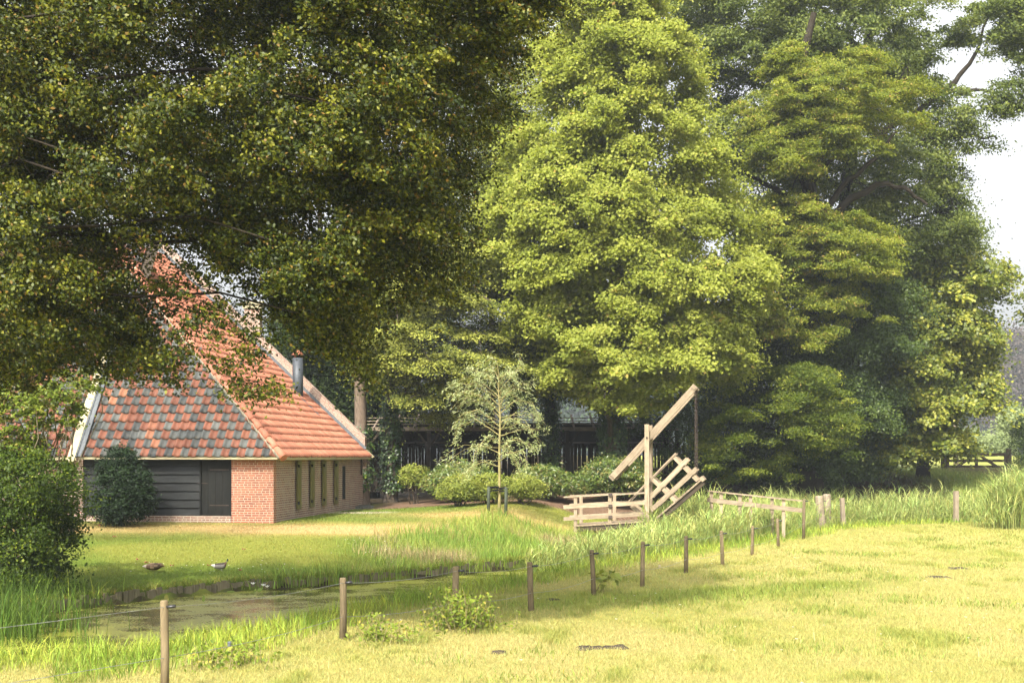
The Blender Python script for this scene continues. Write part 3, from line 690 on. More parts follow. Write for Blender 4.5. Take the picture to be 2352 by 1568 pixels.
# --- oak behind, up to the top right corner
oak1 = [(1470, -140), (1980, -140), (2080, -80), (2090, 60), (2120, 160), (2150, 300), (2180, 420), (2235, 470), (2255, 540), (2200, 640), (2100, 700), (1900, 720), (1700, 600), (1640, 300), (1560, 60)]
oak2 = [(2080, -140), (2160, -60), (2190, 20), (2280, -30), (2440, -60), (2440, 200), (2340, 170), (2290, 190), (2230, 120), (2100, 140)]
oak3 = [(2140, 170), (2230, 200), (2250, 300), (2290, 330), (2270, 360), (2180, 340), (2200, 470), (2120, 420)]
oak4 = [(2250, 190), (2350, 180), (2352, 270), (2300, 265), (2250, 230)]
ot = [G(1935, 70), at(1935, 900, 70), at(1930, 600, 70), at(1960, 300, 69), at(2000, 60, 69)]
tree('oak_tree', 'tall grey-green oak reaching to the top right corner against the sky', 'tree', ot, .6, .2, [
    (oak1, 68, 4.2, 1300, 220, .5, .5, {'bough': (90, .8, .6)}), (oak1, 69, 3.2, 380, 280, .9, .5, {'front': 0}), (oak2, 66, 2.0, 210, 190, .45, .5, {'bough': (26, .6, .6)}), (oak3, 66, 1.5, 60, 220, .7, .4), (oak4, 65, 1.0, 24, 200, .55, .4)],
    'oak', 'darkbark', 12, .14, .085, limbs=34, rl=.13, twigs=300, rt=.035, droop=.3, up=.6, outw=.3, rnd=.8, extra=[(66, .2, [(1990, 330), (2100, 260), (2190, 190), (2240, 130), (2270, 40)]), (66, .14, [(2080, 330), (2160, 320), (2240, 312), (2290, 320)]), (66, .12, [(2150, 215), (2240, 205), (2320, 225)]), (67, .16, [(1900, 200), (1780, 150), (1680, 130), (1640, 100)])])
# --- dark evergreen oak mass below
dk = [(1600, 960), (1650, 760), (1780, 620), (1900, 600), (2060, 600), (2150, 700), (2130, 850), (2060, 1010), (2010, 1090), (1900, 1125), (1700, 1125), (1600, 1080)]
dt = [G(1960, 66), at(1960, 900, 66), at(1965, 700, 66)]
tree('evergreen_oak', 'dark dense evergreen oak hanging down to the reeds right of the drawbridge', 'tree', dt, .4, .15, [
    (dk, 65, 3.6, 900, 230, .45, .5, {'bough': (75, .7, .5)}), (dk, 66, 2.6, 280, 330, .9, .5)], 'dark', 'darkbark', 14, .12, .07, limbs=18, rl=.1, twigs=60, rt=.03, droop=.35, up=.5, outw=.4, rnd=.8)
# --- field maple at the right edge of the wood
m2 = [(2050, 640), (2110, 590), (2200, 560), (2310, 600), (2322, 640), (2300, 680), (2250, 700), (2285, 780), (2270, 830), (2305, 890), (2290, 930), (2210, 950), (2180, 985), (2250, 1000), (2240, 1030), (2150, 1030),
      (2060, 1065), (1990, 1085), (2010, 950), (2050, 800)]
tree('field_maple', 'rounded yellow-green maple at the right edge of the wood beside the field gate', 'tree', [G(2120, 70), at(2120, 900, 70), at(2150, 700, 69)], .3, .1, [
    (m2, 67, 3.0, 560, 190, .45, .4, {'bough': (48, .7, .45)}), (m2, 68, 2.2, 170, 260, .9, .5)], 'maple2', 'darkbark', 15, .17, .14, limbs=16, rl=.09, twigs=60, rt=.03, droop=.45, up=.7, outw=.45, rnd=.55)
# --- conifers
f1 = [(880, 560), (990, 480), (1090, 540), (1150, 640), (1190, 720), (1225, 800), (1180, 870), (1110, 900), (1075, 970), (1000, 975), (960, 930), (900, 910), (855, 860), (840, 740), (850, 640)]
tree('silver_fir', 'silver fir with pale drooping new shoots left of the maple, ivy on its lower trunk', 'tree', [G(897, 60), at(897, 800, 60), at(905, 400, 60), at(910, 150, 60)], .26, .08, [
    (f1, 56, 2.6, 640, 190, .36, .22, {'bough': (52, .55, .18), 'front': .7, 'tmean': .7, 'sunb': .8}), (f1, 58.5, 2.4, 200, 300, .9, .3)], 'fir', 'bark', 17, .12, .055, limbs=30, rl=.05, twigs=130, rt=.018, ivy=(1.2, 5, 420), droop=.5, up=1.0, outw=.2, rnd=.5, elong=1.5, lower=-.1, tvar=.3)
f2 = [(800, 640), (870, 590), (915, 650), (880, 720), (840, 780), (820, 820), (790, 760)]
tree('bare_trunk_fir', 'fir with a straight bare brown trunk rising beside the gable parapet', 'tree', [G(831, 58.5), at(829, 1000, 58.5), at(826, 800, 58.5), at(823, 600, 58.5), at(820, 300, 58.5)], .285, .18, [
    (f2, 57.0, 1.2, 110, 170, .38, .25, {'bough': (16, .4, .25), 'tmean': .6})], 'fir', 'firbark', 19, .10, .045, limbs=8, rl=.04, twigs=20, rt=.015, ivy=(1.2, 3.8, 170), droop=.5, up=1.0, outw=.2, rnd=.5, elong=1.4, lower=-.1)
for j, (lab, poly, D, x, sd2) in enumerate([
    ('dark spruce behind the flue pipe of the farmhouse', [(640, 640), (800, 560), (830, 700), (800, 900), (770, 1020), (700, 960), (650, 800)], 66, 735, 21),
    ('dark spruce filling the gap behind the bare fir trunk', [(790, 500), (900, 420), (980, 560), (990, 800), (950, 1000), (850, 1010), (790, 900)], 68, 860, 22),
    ('dark spruce between the silver fir and the maple', [(1000, 380), (1110, 180), (1230, 260), (1290, 500), (1300, 800), (1260, 960), (1120, 900), (1060, 600)], 69, 1180, 23)]):
    tree('spruce_tree', lab, 'tree', [G(x, D), at(x, 700, D), at(x, 200, D)], .22, .06, [(poly, D, 2.6, 260, 380, .95, .3)],
         'spruce', 'darkbark', sd2, .15, .07, group='dark spruces behind the farmhouse', limbs=20, rl=.04, twigs=40, rt=.015, droop=.4, up=.8, outw=.2, rnd=.6, elong=1.4, lower=-.1)
tree('larch_tree', 'olive green larch standing between the beech and the maple', 'tree', [G(1130, 66), at(1130, 700, 66), at(1140, 100, 66)], .2, .06,
     [([(1080, 60), (1180, -60), (1330, -80), (1290, 200), (1220, 420), (1160, 560), (1090, 560), (1060, 400)], 64, 2.0, 170, 360, .9, .25)],
     'robinia', 'darkbark', 25, .12, .04, limbs=18, rl=.05, twigs=40, rt=.015, droop=.45, up=.8, outw=.2, rnd=.6)
tree('ivy_trunk_tree', 'dark lime tree with an ivy-covered trunk in front of the open shed', 'tree', [G(1266, 61), at(1264, 900, 61), at(1260, 650, 61)], .24, .14,
     [([(1180, 640), (1300, 600), (1340, 760), (1330, 900), (1220, 900), (1170, 800)], 60.5, 1.6, 70, 200, .8, .3)],
     'oak', 'darkbark', 27, .13, .10, limbs=8, rl=.06, twigs=10, rt=.02, ivy=(1.3, 7, 700), droop=.4)
tree('understory_holly', 'dark holly tree between the ivy-clad maple trunk and the drawbridge mast', 'tree', [G(1530, 61), at(1530, 900, 61)], .12, .05,
     [([(1455, 940), (1500, 900), (1600, 900), (1640, 1000), (1620, 1100), (1540, 1110), (1520, 1010), (1460, 1000)], 60, 1.3, 90, 170, .6, .5)],
     'dark', 'darkbark', 28, .09, .06, limbs=8, rl=.04, twigs=10, rt=.015, droop=.3, rnd=.8)

# --- shrubs
def shrub(name, label, x, D, poly, T, n, Mn, r, flat, leaf, L, W, seed, bark='bark', nst=9, group=None, cat='shrub', rs=.02, **kw):
    rng = np.random.default_rng(seed); b = G(x, D); root = thing(name, label, cat, b, group)
    C = volume_pts(poly, D, T, n, rng, .4); C[:, 2] = np.maximum(C[:, 2], zg(C[:, 0], C[:, 1]) + .12)
    V, Fq, t = sprays(C, (b[0], b[1]), Mn, r, flat, L, W, rng, **kw)
    npmesh('foliage', V, Fq, M[leaf], root, tint=t)
    mb = MB()
    for i in rng.choice(len(C), nst, replace=False):
        s = b + np.array((rng.uniform(-.2, .2), rng.uniform(-.2, .2), -.05)); limb(mb, s, C[i], rs, rs * .4, .05, 5, 5, .08)
    mb.build('stem', M[bark], root); return root
hedge_poly = [(-120, 1025), (20, 1030), (60, 1020), (130, 1050), (185, 1085), (195, 1110), (172, 1190), (168, 1250), (150, 1300), (150, 1340), (110, 1395), (50, 1420), (-120, 1440)]
shrub('hedge_bush', 'large clipped beech hedge bush standing at the ditch on the left edge', 60, 27.6, hedge_poly, 1.3, 520, 110, .26, .6, 'hedge', .06, .042, 31, nst=24, cat='hedge', droop=.3, up=.55, outw=.3, rnd=.6, tvar=.2)
ap = [(-100, 840), (60, 850), (150, 850), (215, 845), (240, 870), (180, 930), (200, 960), (150, 1000), (80, 1030), (-100, 1040)]
shrub('acer_shrub', 'loose pale green maple shrub with bare grey twigs above the hedge', 90, 28.4, ap, 1.0, 150, 80, .22, .3, 'acer', .085, .05, 32, bark='acerbark', nst=46, rs=.02, droop=.5, up=.9, outw=.3, rnd=.45)
shrub('holly_bush', 'dark glossy holly bush growing against the black boarded wall', 275, 42.1, [(205, 1185), (215, 1110), (230, 1060), (262, 1032), (290, 1030), (325, 1070), (358, 1100), (352, 1150), (330, 1188), (270, 1198)], .9, 210, 90, .22, .6, 'holly', .075, .045, 33, nst=10, droop=.2, rnd=.8)
RH = 'rhododendrons and azaleas in front of the shed'
shrub('rhododendron', 'small upright rhododendron nearest the farmhouse gable', 952, 56, [(925, 1080), (945, 1065), (975, 1075), (985, 1100), (970, 1120), (935, 1118)], .5, 40, 70, .25, .45, 'azalea', .13, .045, 41, group=RH, droop=.3)
shrub('rhododendron', 'broad olive rhododendron behind the willow sapling on the left', 1060, 54.5, [(978, 1110), (1010, 1070), (1060, 1058), (1120, 1075), (1140, 1110), (1130, 1140), (1000, 1135)], 1.2, 150, 80, .32, .4, 'rhodo', .13, .045, 42, group=RH, droop=.3)
shrub('rhododendron', 'olive rhododendron between the willow sapling and the drawbridge', 1250, 54.5, [(1175, 1100), (1200, 1072), (1260, 1068), (1300, 1085), (1325, 1110), (1310, 1135), (1190, 1130)], 1.1, 130, 80, .32, .4, 'rhodo', .13, .045, 43, group=RH, droop=.3)
shrub('rhododendron', 'tall reddish-tipped rhododendron behind the drawbridge balance beam', 1400, 55.5, [(1318, 1120), (1335, 1085), (1370, 1052), (1430, 1048), (1480, 1062), (1500, 1100), (1490, 1132), (1340, 1135)], 1.4, 190, 80, .34, .4, 'rhodo', .13, .045, 44, group=RH, droop=.3)
shrub('azalea', 'fresh green azalea bush left of the willow sapling trunk', 1055, 51.2, [(1008, 1125), (1020, 1100), (1060, 1088), (1095, 1100), (1090, 1140), (1060, 1148), (1015, 1140)], .7, 90, 80, .24, .4, 'azalea', .09, .035, 45, group=RH, droop=.3, nst=16)
shrub('azalea', 'fresh green azalea bush directly behind the willow sapling trunk', 1125, 51.6, [(1085, 1120), (1100, 1092), (1150, 1088), (1170, 1110), (1160, 1142), (1100, 1145)], .7, 80, 80, .24, .4, 'azalea', .09, .035, 46, group=RH, droop=.3, nst=14)
shrub('azalea', 'fresh green azalea bush right of the willow sapling trunk', 1200, 51.4, [(1160, 1120), (1175, 1095), (1215, 1090), (1242, 1110), (1238, 1140), (1180, 1140)], .7, 80, 80, .24, .4, 'azalea', .09, .035, 47, group=RH, droop=.3, nst=14)
def weeds(name, label, x, D, n, rx, ry, h0, h1, seed, leaf='nettle', L=.07, W=.035):
    """upright leafy stalks standing apart"""
    rng = np.random.default_rng(seed); b = G(x, D); root = thing(name, label, 'plant', b); mb = MB(); C = []
    for k in range(n):
        X, Y = b[0] + rng.normal(0, rx), b[1] + rng.normal(0, ry); z = float(zg(X, Y)); fall = math.exp(-((X - b[0]) / (1.3 * rx)) ** 2)
        h = rng.uniform(h0, h1) * (.45 + .55 * fall); tip = np.array((X + rng.normal(0, .14) * h * 2, Y + rng.normal(0, .1), z + h)); p0 = np.array((X, Y, z - .02))
        mb.tube([p0, p0 * .5 + tip * .5 + np.array((rng.normal(0, .02), 0, .02)), tip], [.006, .005, .003], 4, cap=False)
        for q in np.arange(.25, 1.02, .07 / h): C.append(p0 + (tip - p0) * min(q, 1))
    C = np.array(C) + rng.normal(0, .02, (len(C), 3))
    V, Fq, t = sprays(C, (b[0], b[1] + .5), 3.4, .09, .5, L, W, rng, droop=.7, up=.6, outw=.3, rnd=.6)
    npmesh('foliage', V, Fq, M[leaf], root, tint=t); mb.build('stem', M['willowbark'], root)
weeds('nettle_clump', 'leafy yellowing nettle clump around the hidden fence post by the ditch', 1065, 21.4, 75, .30, .3, .35, .72, 48)
weeds('nettle_clump', 'low nettle clump with drooping leaves beside the second fence post', 880, 19.9, 34, .3, .25, .2, .42, 49)
weeds('nettle_clump', 'green nettle clump in the grass right of the first fence post', 520, 17.6, 34, .35, .3, .2, .4, 50)
shrub('burdock', 'broad-leaved burdock growing beside a fence post at the reed edge', 1385, 27.2, [(1365, 1340), (1370, 1310), (1400, 1300), (1420, 1320), (1405, 1345)], .3, 9, 5, .2, .4, 'azalea', .2, .11, 51, bark='willowbark', nst=5, cat='plant', rs=.01, droop=.5)

# --- willow sapling with its stakes
wr = thing('willow_sapling', 'slender willow sapling with sparse drooping pale leaves on the lawn', 'sapling', G(1147, 46.4))
D = 46.4; rng = np.random.default_rng(61); mb = MB()
tr_ = [G(1146, D) - UP * .1] + [at(x, y, D) for x, y in ((1147, 1150), (1147, 1080), (1147, 1020), (1149, 960), (1145, 900), (1146, 860), (1141, 830), (1128, 817), (1116, 822))]
mb.tube(tr_, [.06, .05, .042, .036, .028, .02, .014, .01, .008, .005], 7)
LP = []
def wb(y0, pts, r=.02):
    p = [np.array((np.interp(CZ - (y0 - HY) / F * D, [q[2] for q in tr_[:8]], [q[0] for q in tr_[:8]]), D, CZ - (y0 - HY) / F * D))]
    off = rng.uniform(-.9, .9)
    for k, (x, y) in enumerate(pts): p.append(at(x, y, D + off * (k + 1) / len(pts)))
    pp = []
    for a, b in zip(p[:-1], p[1:]):
        for q in range(5): pp.append(a + (b - a) * q / 5 + rng.normal(0, .012, 3))
    pp.append(p[-1]); mb.tube(pp, list(np.linspace(r, .004, len(pp))), 4, cap=False); LP.extend(pp[2:])
BR = [(1070, [(1110, 1060), (1080, 1075), (1060, 1100)]), (1040, [(1100, 1020), (1060, 1035), (1020, 1065)]), (1030, [(1180, 1010), (1220, 1020), (1235, 1040)]), (1000, [(1090, 960), (1050, 985), (1040, 1020)]),
      (1000, [(1200, 985), (1240, 985)]), (980, [(1100, 940), (1060, 950), (1035, 990)]), (970, [(1190, 945), (1225, 950), (1250, 990)]), (950, [(1110, 910), (1060, 900), (1030, 915)]), (950, [(1190, 915), (1225, 930), (1240, 960)]),
      (930, [(1100, 885), (1060, 880), (1035, 885)]), (920, [(1180, 890), (1215, 900)]), (900, [(1120, 860), (1090, 850), (1072, 845)]), (900, [(1175, 865), (1195, 840), (1193, 822)]), (880, [(1170, 850), (1185, 870)]),
      (960, [(1120, 930), (1085, 920), (1055, 930)]), (1060, [(1170, 1040), (1200, 1035), (1215, 1080)]), (1050, [(1165, 1020), (1185, 1060), (1195, 1095)]), (940, [(1160, 905), (1200, 890), (1225, 880)]), (990, [(1170, 960), (1205, 965), (1240, 1020)]),
      (910, [(1110, 880), (1080, 900), (1050, 945)]), (1020, [(1120, 1000), (1090, 1040), (1080, 1090)]), (870, [(1130, 840), (1110, 850), (1100, 870)]), (930, [(1165, 900), (1195, 920), (1205, 950)])]
for y0, p in BR: wb(y0, p)
for y0, p in BR:
    wb(y0 - 12, [(x + rng.uniform(-14, 14), y + rng.uniform(-18, 10)) for x, y in p], .01)
mb.build('trunk', M['willowbark'], wr)
LP = np.array(LP); nl = 1450; LP = LP[rng.integers(0, len(LP), nl)] + rng.normal(0, .07, (nl, 3))
LP = LP[LP[:, 2] > 1.4]
V, Fq, t = sprays(LP, (tr_[0][0], D), 3, .08, .8, .12, .024, rng, droop=.8, up=.4, outw=.5, rnd=.7)
npmesh('foliage', V, Fq, M['willow'], wr, tint=t)
for x, y0, y1, lab, e0, e1 in ((1121.5, 1117, 1176, 'left of two dark green stakes tied to the willow sapling', 1146, 1119), (1161.5, 1118, 1180, 'right of two dark green stakes tied to the willow sapling', 1147, 1122)):
    b = at(x, y1, 45.9); b[2] = float(zg(b[0], b[1])) - .1; tp_ = at(x + 1, y0, 45.9)
    st = thing('tree_stake', lab, 'stake', b, 'stakes holding the willow sapling')
    m = MB(); m.tube([b, tp_], [.055, .05], 8); m.build('post', M['stake'], st)
    m = MB(); q = at(e0, e1, 46.3); m.bar(tp_ - UP * .02, q, .015, .08, side=(0, 1, 0)); m.bar(tp_ - UP * .14, q - UP * .08, .015, .05, side=(0, 1, 0)); m.build('rubber_tie', M['black'], st)

# ------------------------------------------------------------------ drawbridge
AX = np.array((.985, -.17, 0)); BN = np.array((.17, .985, 0)); B0 = np.array((4.37, 46.0, 0))
def bp(x, y, off=0.0):
    k = (x - CX) / F; P = B0 + BN * off
    t = (P[0] * BN[0] + P[1] * BN[1]) / (k * BN[0] + BN[1])
    return np.array((k * t, t, CZ - (y - HY) / F * t))
BW = 1.5
bridge = thing('drawbridge', 'small weathered wooden drawbridge with its leaf half raised and balance beam tilted', 'drawbridge', bp(1486, 1200, .7))
OW = M['oldwood']
def piece(name, segs, mat=OW, parent=bridge):
    m = MB()
    for p, q, w_, h_ in segs: m.bar(p, q, w_, h_, side=BN, jit=.004)
    return m.build(name, mat, parent)
# masts
for nm, top in (('mast', bp(1486, 974, 0)), ('mast', bp(1486, 974, 0) + BN * BW - UP * .0)):
    b = top.copy(); b[2] = -.7; m = MB(); m.bar(b, top, .16, .145, side=BN); ms = m.build(nm, OW, bridge)
hg = bp(1487, 1005, .16)
# balance beams
bA, bB = bp(1403, 1099, .16), bp(1598, 886, .16); dirb = (bB - bA) / np.linalg.norm(bB - bA)
for o in (0, BW - .32):
    m = MB(); m.bar(bA + BN * o, bB + BN * o, .14, .2, side=BN); m.build('balance_beam', OW, bridge)
m = MB(); m.bar(bA + dirb * .18 - BN * .12, bA + dirb * .18 + BN * (BW - .2), .19, .20, side=dirb); m.bar(bA + dirb * .5 + BN * .1, bA + dirb * .5 + BN * (BW - .42), .3, .16, side=dirb); m.build('counterweight', OW, bridge)
m = MB(); m.bar(bB - dirb * .08 - BN * .1, bB - dirb * .08 + BN * (BW - .22), .13, .12, side=dirb); m.build('cross_tie', OW, bridge)
m = MB(); m.bar(hg - BN * .02 + dirb * .0, hg + BN * (BW - .3), .12, .12, side=dirb); m.build('cross_tie', OW, bridge)
m = MB(); m.tube([hg - BN * .27, hg - BN * .2], .035, 8); m.build('pivot_pin', M['iron'], bridge)
# leaf
leafp = lambda pts, off: [bp(x, y, .1) + BN * off for x, y in pts]
def leafbar(name, A, B, h_, w_=.05, offs=(0,), mat=OW):
    m = MB()
    for o in offs:
        p, q = bp(*A, .1) + BN * o, bp(*B, .1) + BN * o; m.bar(p, q, w_, h_, side=BN, jit=.003)
    return m.build(name, mat, bridge)
for o in (0.02, BW - .3):
    leafbar('leaf_rail', (1493, 1142), (1579, 1053), .13, .05, (o,)); leafbar('leaf_rail', (1495, 1171), (1600, 1075), .14, .05, (o,))
    leafbar('leaf_handrail', (1443, 1151), (1552, 1040), .045, .05, (o + .03,))
    leafbar('leaf_baluster', (1498, 1100), (1553, 1151), .13, .09, (o + .075,)); leafbar('leaf_baluster', (1549, 1050), (1602, 1103), .13, .09, (o + .075,)); leafbar('leaf_baluster', (1449, 1161), (1483, 1190), .13, .09, (o + .075,))
dA, dB = bp(1500, 1196, .1), bp(1611, 1101, .1); dd = (dB - dA); Ld = np.linalg.norm(dd); dd /= Ld; dn = np.cross(BN, dd)
if dn[2] < 0: dn = -dn
m = MB()
for k in range(13):
    c = dA + dd * (Ld * (k + .5) / 13); m.bar(c - BN * .1, c + BN * (BW - .1), Ld / 13 - .012, .05, side=dd)
m.build('leaf_deck', OW, bridge)
m = MB()
for o in (.02, .65, BW - .25): m.bar(dA - dn * .11 + BN * o, dB - dn * .11 + BN * o, .1, .14, side=BN)
m.build('leaf_girder', M['darkwood'], bridge)
m = MB(); m.bar(dB + dd * .03 - BN * .08, dB + dd * .03 + BN * (BW - .05), .12, .16, side=dd); m.build('leaf_end_beam', OW, bridge)
# chains
for (tx, ty), (ex, ey), o in (((1597, 890), (1597, 1078), .05), ((1597, 890), (1598, 1090), BW - .35)):
    p, q = bp(tx, ty, .1) + BN * o, bp(ex, ey, .1) + BN * o; L = np.linalg.norm(q - p); nlk = int(L / .062); m = MB(); dv = (q - p) / L
    for k in range(nlk):
        c = p + dv * (L * (k + .5) / nlk); sx = AX if k % 2 else BN; ring = []
        for a_ in range(9):
            th = 2 * math.pi * a_ / 8; ring.append(c + dv * math.cos(th) * .046 + sx * math.sin(th) * .022)
        m.tube(ring, .0085, 4, cap=False)
    m.build('chain', M['iron'], bridge)
# fixed platform
for o in (0, BW):
    m = MB(); m.bar(bp(1295, 1141) + BN * o, bp(1483, 1131.5) + BN * o, .09, .045, side=BN); m.build('handrail', OW, bridge)
    m = MB(); m.bar(bp(1295, 1164) + BN * (o - .05), bp(1483, 1154) + BN * (o - .05), .04, .125, side=BN); m.bar(bp(1295, 1191) + BN * (o - .05), bp(1483, 1180) + BN * (o - .05), .04, .115, side=BN); m.build('side_rail', OW, bridge)
    for x in (1322, 1401):
        p = bp(x, 1143 if x < 1350 else 1137) + BN * (o + .01); q = p.copy(); q[2] = -.5; m = MB(); m.bar(q, p, .09, .11, side=BN); m.build('rail_post', OW, bridge)
p, q = bp(1402, 1136, -.085), bp(1402, 1212, -.085)
for z in np.linspace(0, 1, 4): c = p + (q - p) * z; m = MB(); m.bar(c - UP * .05, c + UP * .05, .02, .125, side=BN); m.build('iron_clamp', M['iron'], bridge)
m = MB()
for k in range(18):
    a_ = bp(1322, 1207) + (bp(1498, 1196) - bp(1322, 1207)) * ((k + .5) / 18); m.bar(a_ - BN * .1, a_ + BN * (BW + .1), .135, .05, side=AX)
m.build('deck', OW, bridge)
m = MB()
for o in (0, .75, BW): m.bar(bp(1326, 1213) + BN * o, bp(1496, 1202) + BN * o, .12, .2, side=BN)
m.build('deck_girder', M['darkwood'], bridge)
# approach railings on the field side
ramp = thing('ramp_railing', 'grey wooden railings of the bridge ramp sinking into the reeds right of the drawbridge', 'railing', bp(1740, 1190, 0))
for o in (.15, 1.35):
    sh = AX * (0 if o < 1 else -.35)
    m = MB(); m.bar(bp(1646, 1129) + BN * o + sh, bp(1843, 1150) + BN * o + sh, .09, .045, side=BN); m.build('handrail', OW, ramp)
    m = MB(); m.bar(bp(1646, 1150) + BN * o + sh, bp(1843, 1172) + BN * o + sh, .04, .14, side=BN); m.build('side_rail', OW, ramp)
    for x, y in ((1656, 1131), (1724, 1138), (1800, 1146)):
        p = bp(x, y) + BN * (o + .07) + sh; q = p.copy(); q[2] = -.4; m = MB(); m.bar(q, p, .09, .11, side=BN); m.build('rail_post', OW, ramp)

# ------------------------------------------------------------------ fence posts and wires
GP = 'posts of the wire fence along the ditch'
posts = [(378, 1378, 1592, 'slender post of the wire fence nearest the bottom left edge', 0), (787, 1326, 1468, 'weathered brown post with a cracked top right of the nearest fence post', 0),
         (1045, 1300, 1433, 'yellowish post half hidden in the nettle clump', 0), (1221, 1290, 1402, 'dark split post just right of the big nettle clump', 1), (1364, 1262, 1367, 'dark leaning post beside the broad burdock leaves', 1),
         (1475, 1243, 1347, 'straight greenish post below the drawbridge mast', 0), (1575, 1230, 1315, 'short brown post below the raised bridge leaf', 0), (1660, 1218, 1298, 'short post below the left end of the ramp railing', 0),
         (1727, 1207, 1275, 'short grey post below the middle of the ramp railing', 0), (1788, 1190, 1256, 'short post second left of the tall post at the ramp end', 0), (1846, 1145, 1238, 'tall thin post at the right end of the ramp railing', 0)]
TOPW = []; LOWW = []
for k, (x, y0, y1, lab, dark) in enumerate(posts):
    X, Y = (x - CX) / F * (CZ * F / (y1 - HY)), CZ * F / (y1 - HY); z = float(zg(X, Y)); Y = (CZ - z) * F / (y1 - HY); X = (x - CX) / F * Y
    b = np.array((X, Y, float(zg(X, Y)) - .15)); tp_ = at(x + (-1, 1, 2, -4, -5, 2, 1, -3, 2, -2, 1)[k], y0, Y); r = (.047, .05, .052, .05, .045, .044, .047, .045, .042, .045, .05)[k]
    o = thing('fence_post', lab, 'fence post', b, GP); m = MB(); dxy = tp_ - b
    m.tube([b, b + dxy * .5 + np.array((random.uniform(-.008, .008), 0, 0)), tp_ - UP * .02, tp_], [r * 1.08, r, r * .97, r * .8], 12, sm=True); m.build('post', M['postwood'], o)
    wp = tp_ - UP * .07 + np.array((.0, -r - .012, 0)); m = MB()
    m.tube([tp_ - UP * .07 + np.array((r * .5, -.02, 0)), tp_ - UP * .062 + np.array((r + .085, -.03, 0))], [.016, .02], 8); m.build('insulator', M['insul'], o)
    TOPW.append(wp); LOWW.append(b + dxy * (.15 + .42) / 1.0 * .82 + np.array((0, -r - .01, 0)))
GB = 'old posts at the far end of the field'
extra = [(1886, 1138, 1213, .16, 'thick grey post with a rounded top, left one of a close pair', .01), (1899.5, 1134, 1205, .15, 'thick grey grooved post, right one of a close pair', 0), (1938, 1143, 1207, .075, 'slim pale square post standing beside the pair of thick posts', 0),
         (2196, 1127, 1198, .085, 'lone pale square post in front of the reeds below the field gate', 0)]
for x, y0, y1, r, lab, j in extra:
    Y = CZ * F / (y1 - HY); X = (x - CX) / F * Y; b = np.array((X, Y, float(zg(X, Y)) - .1)); tp_ = at(x - 4 if x < 1890 or 1930 < x < 1950 else x, y0, Y)
    o = thing('old_post', lab, 'post', b, GB); m = MB()
    if r > .1: m.tube([b, b + (tp_ - b) * .3, b + (tp_ - b) * .65, tp_ - UP * .05, tp_], [r * 1.05, r * 1.08, r, r * .98, r * .8], 9, sm=False)
    else: m.bar(b, tp_, r * 1.9, r * 1.9, side=(1, .2, 0), jit=.006)
    m.build('post', M['palepost'], o)
    m = MB(); m.tube([tp_ - UP * .2 + np.array((r, -.02, 0)), tp_ - UP * .2 + np.array((r + .09, -.02, 0))], .016, 6); m.build('insulator', M['insul'], o)
    if x in (1886, 1938): TOPW.append(tp_ - UP * .25 - np.array((0, r, 0))); LOWW.append(tp_ - UP * .7 - np.array((0, r, 0)))
def wire(name, label, P):
    P = [np.array((-9.5, 8.0, P[0][2])), ] + P; m = MB(); pts = []
    for a, b in zip(P[:-1], P[1:]):
        for q in range(6): t = q / 6; c = a + (b - a) * t; c = c - UP * .05 * 4 * t * (1 - t); pts.append(c)
    pts.append(P[-1]); m.tube(pts, .0032, 4); tag(m.build(name, M['wire']), label, 'wire', 'wires of the ditch fence')
wire('fence_wire', 'upper strand of the thin fence wire running along the post tops', TOPW)
wire('fence_wire', 'lower strand of the thin fence wire at half height of the posts', LOWW)
for x, y, Y, lab in ((527, 1478, 17.3, 'small grey plastic insulator hanging on the lower wire left of the nettles'), (876, 1442, 20.3, 'white porcelain insulator on the lower wire beside the second post'), (1515, 1300, 28.6, 'pale insulator on the lower wire between two posts below the bridge')):
    c = at(x, y, Y); m = MB(); m.tube([c - np.array((.0, 0, .03)), c - UP * .012, c, c + UP * .012, c + np.array((0, 0, .03))], [.022, .028, .018, .028, .02], 10); tag(m.build('wire_insulator', M['lead'] if x < 600 else M['cream']), lab, 'insulator')

# ------------------------------------------------------------------ open shed in the wood
shed = thing('open_shed', 'long open-fronted timber shed with bare roof battens under the trees', 'shed', at(1200, 1105, 63))
Ds = 62.5; PX = lambda x, y, d: at(x, y, d); x0, x1 = 838, 1560
m = MB(); p, q = PX(x0, 985, Ds), PX(x1, 985, Ds); m.bar(p, q, .12, .16, side=(0, 1, 0)); m.build('front_beam', M['palepost'], shed)
m = MB()
for k in range(4):
    y = CZ + 1.2 + k * .15; d_ = Ds + .1 + k * .4; m.bar(((x0 - CX) / F * Ds, d_, y + .08), ((x1 - CX) / F * Ds, d_, y + .08), .05, .032, side=(0, 1, 0))
m.build('roof_battens', M['palepost'], shed)
m = MB()
for k in range(16):
    X = (x0 - CX) / F * Ds + .4 + k * .88; m.bar((X, Ds - .25, CZ + 1.2), (X, Ds + 3.4, CZ + 1.9), .07, .12, side=(1, 0, 0))
m.build('rafters', M['battenwood'], shed)
m = MB(); m.poly([((x0 - CX) / F * Ds, Ds + .9, CZ + 1.5), ((x1 - CX) / F * Ds, Ds + .9, CZ + 1.5), ((x1 - CX) / F * Ds, Ds + 5, CZ + .4), ((x0 - CX) / F * Ds, Ds + 5, CZ + .4)]); m.build('roof_lining', M['darkwood'], shed)
for x in (845, 985, 1135, 1303, 1420, 1555):
    p = PX(x, 988, Ds); b = p.copy(); b[2] = 1.0; m = MB(); m.bar(b, p, .17, .17); m.bar(p - UP * .75, p + np.array((.55, 0, -.02)), .08, .1); m.bar(p - UP * .75, p + np.array((-.55, 0, -.02)), .08, .1); m.build('post', M['darkwood'], shed)
rs = random.Random(4); X = (x0 - CX) / F * 66.5; k = 0
m = MB()
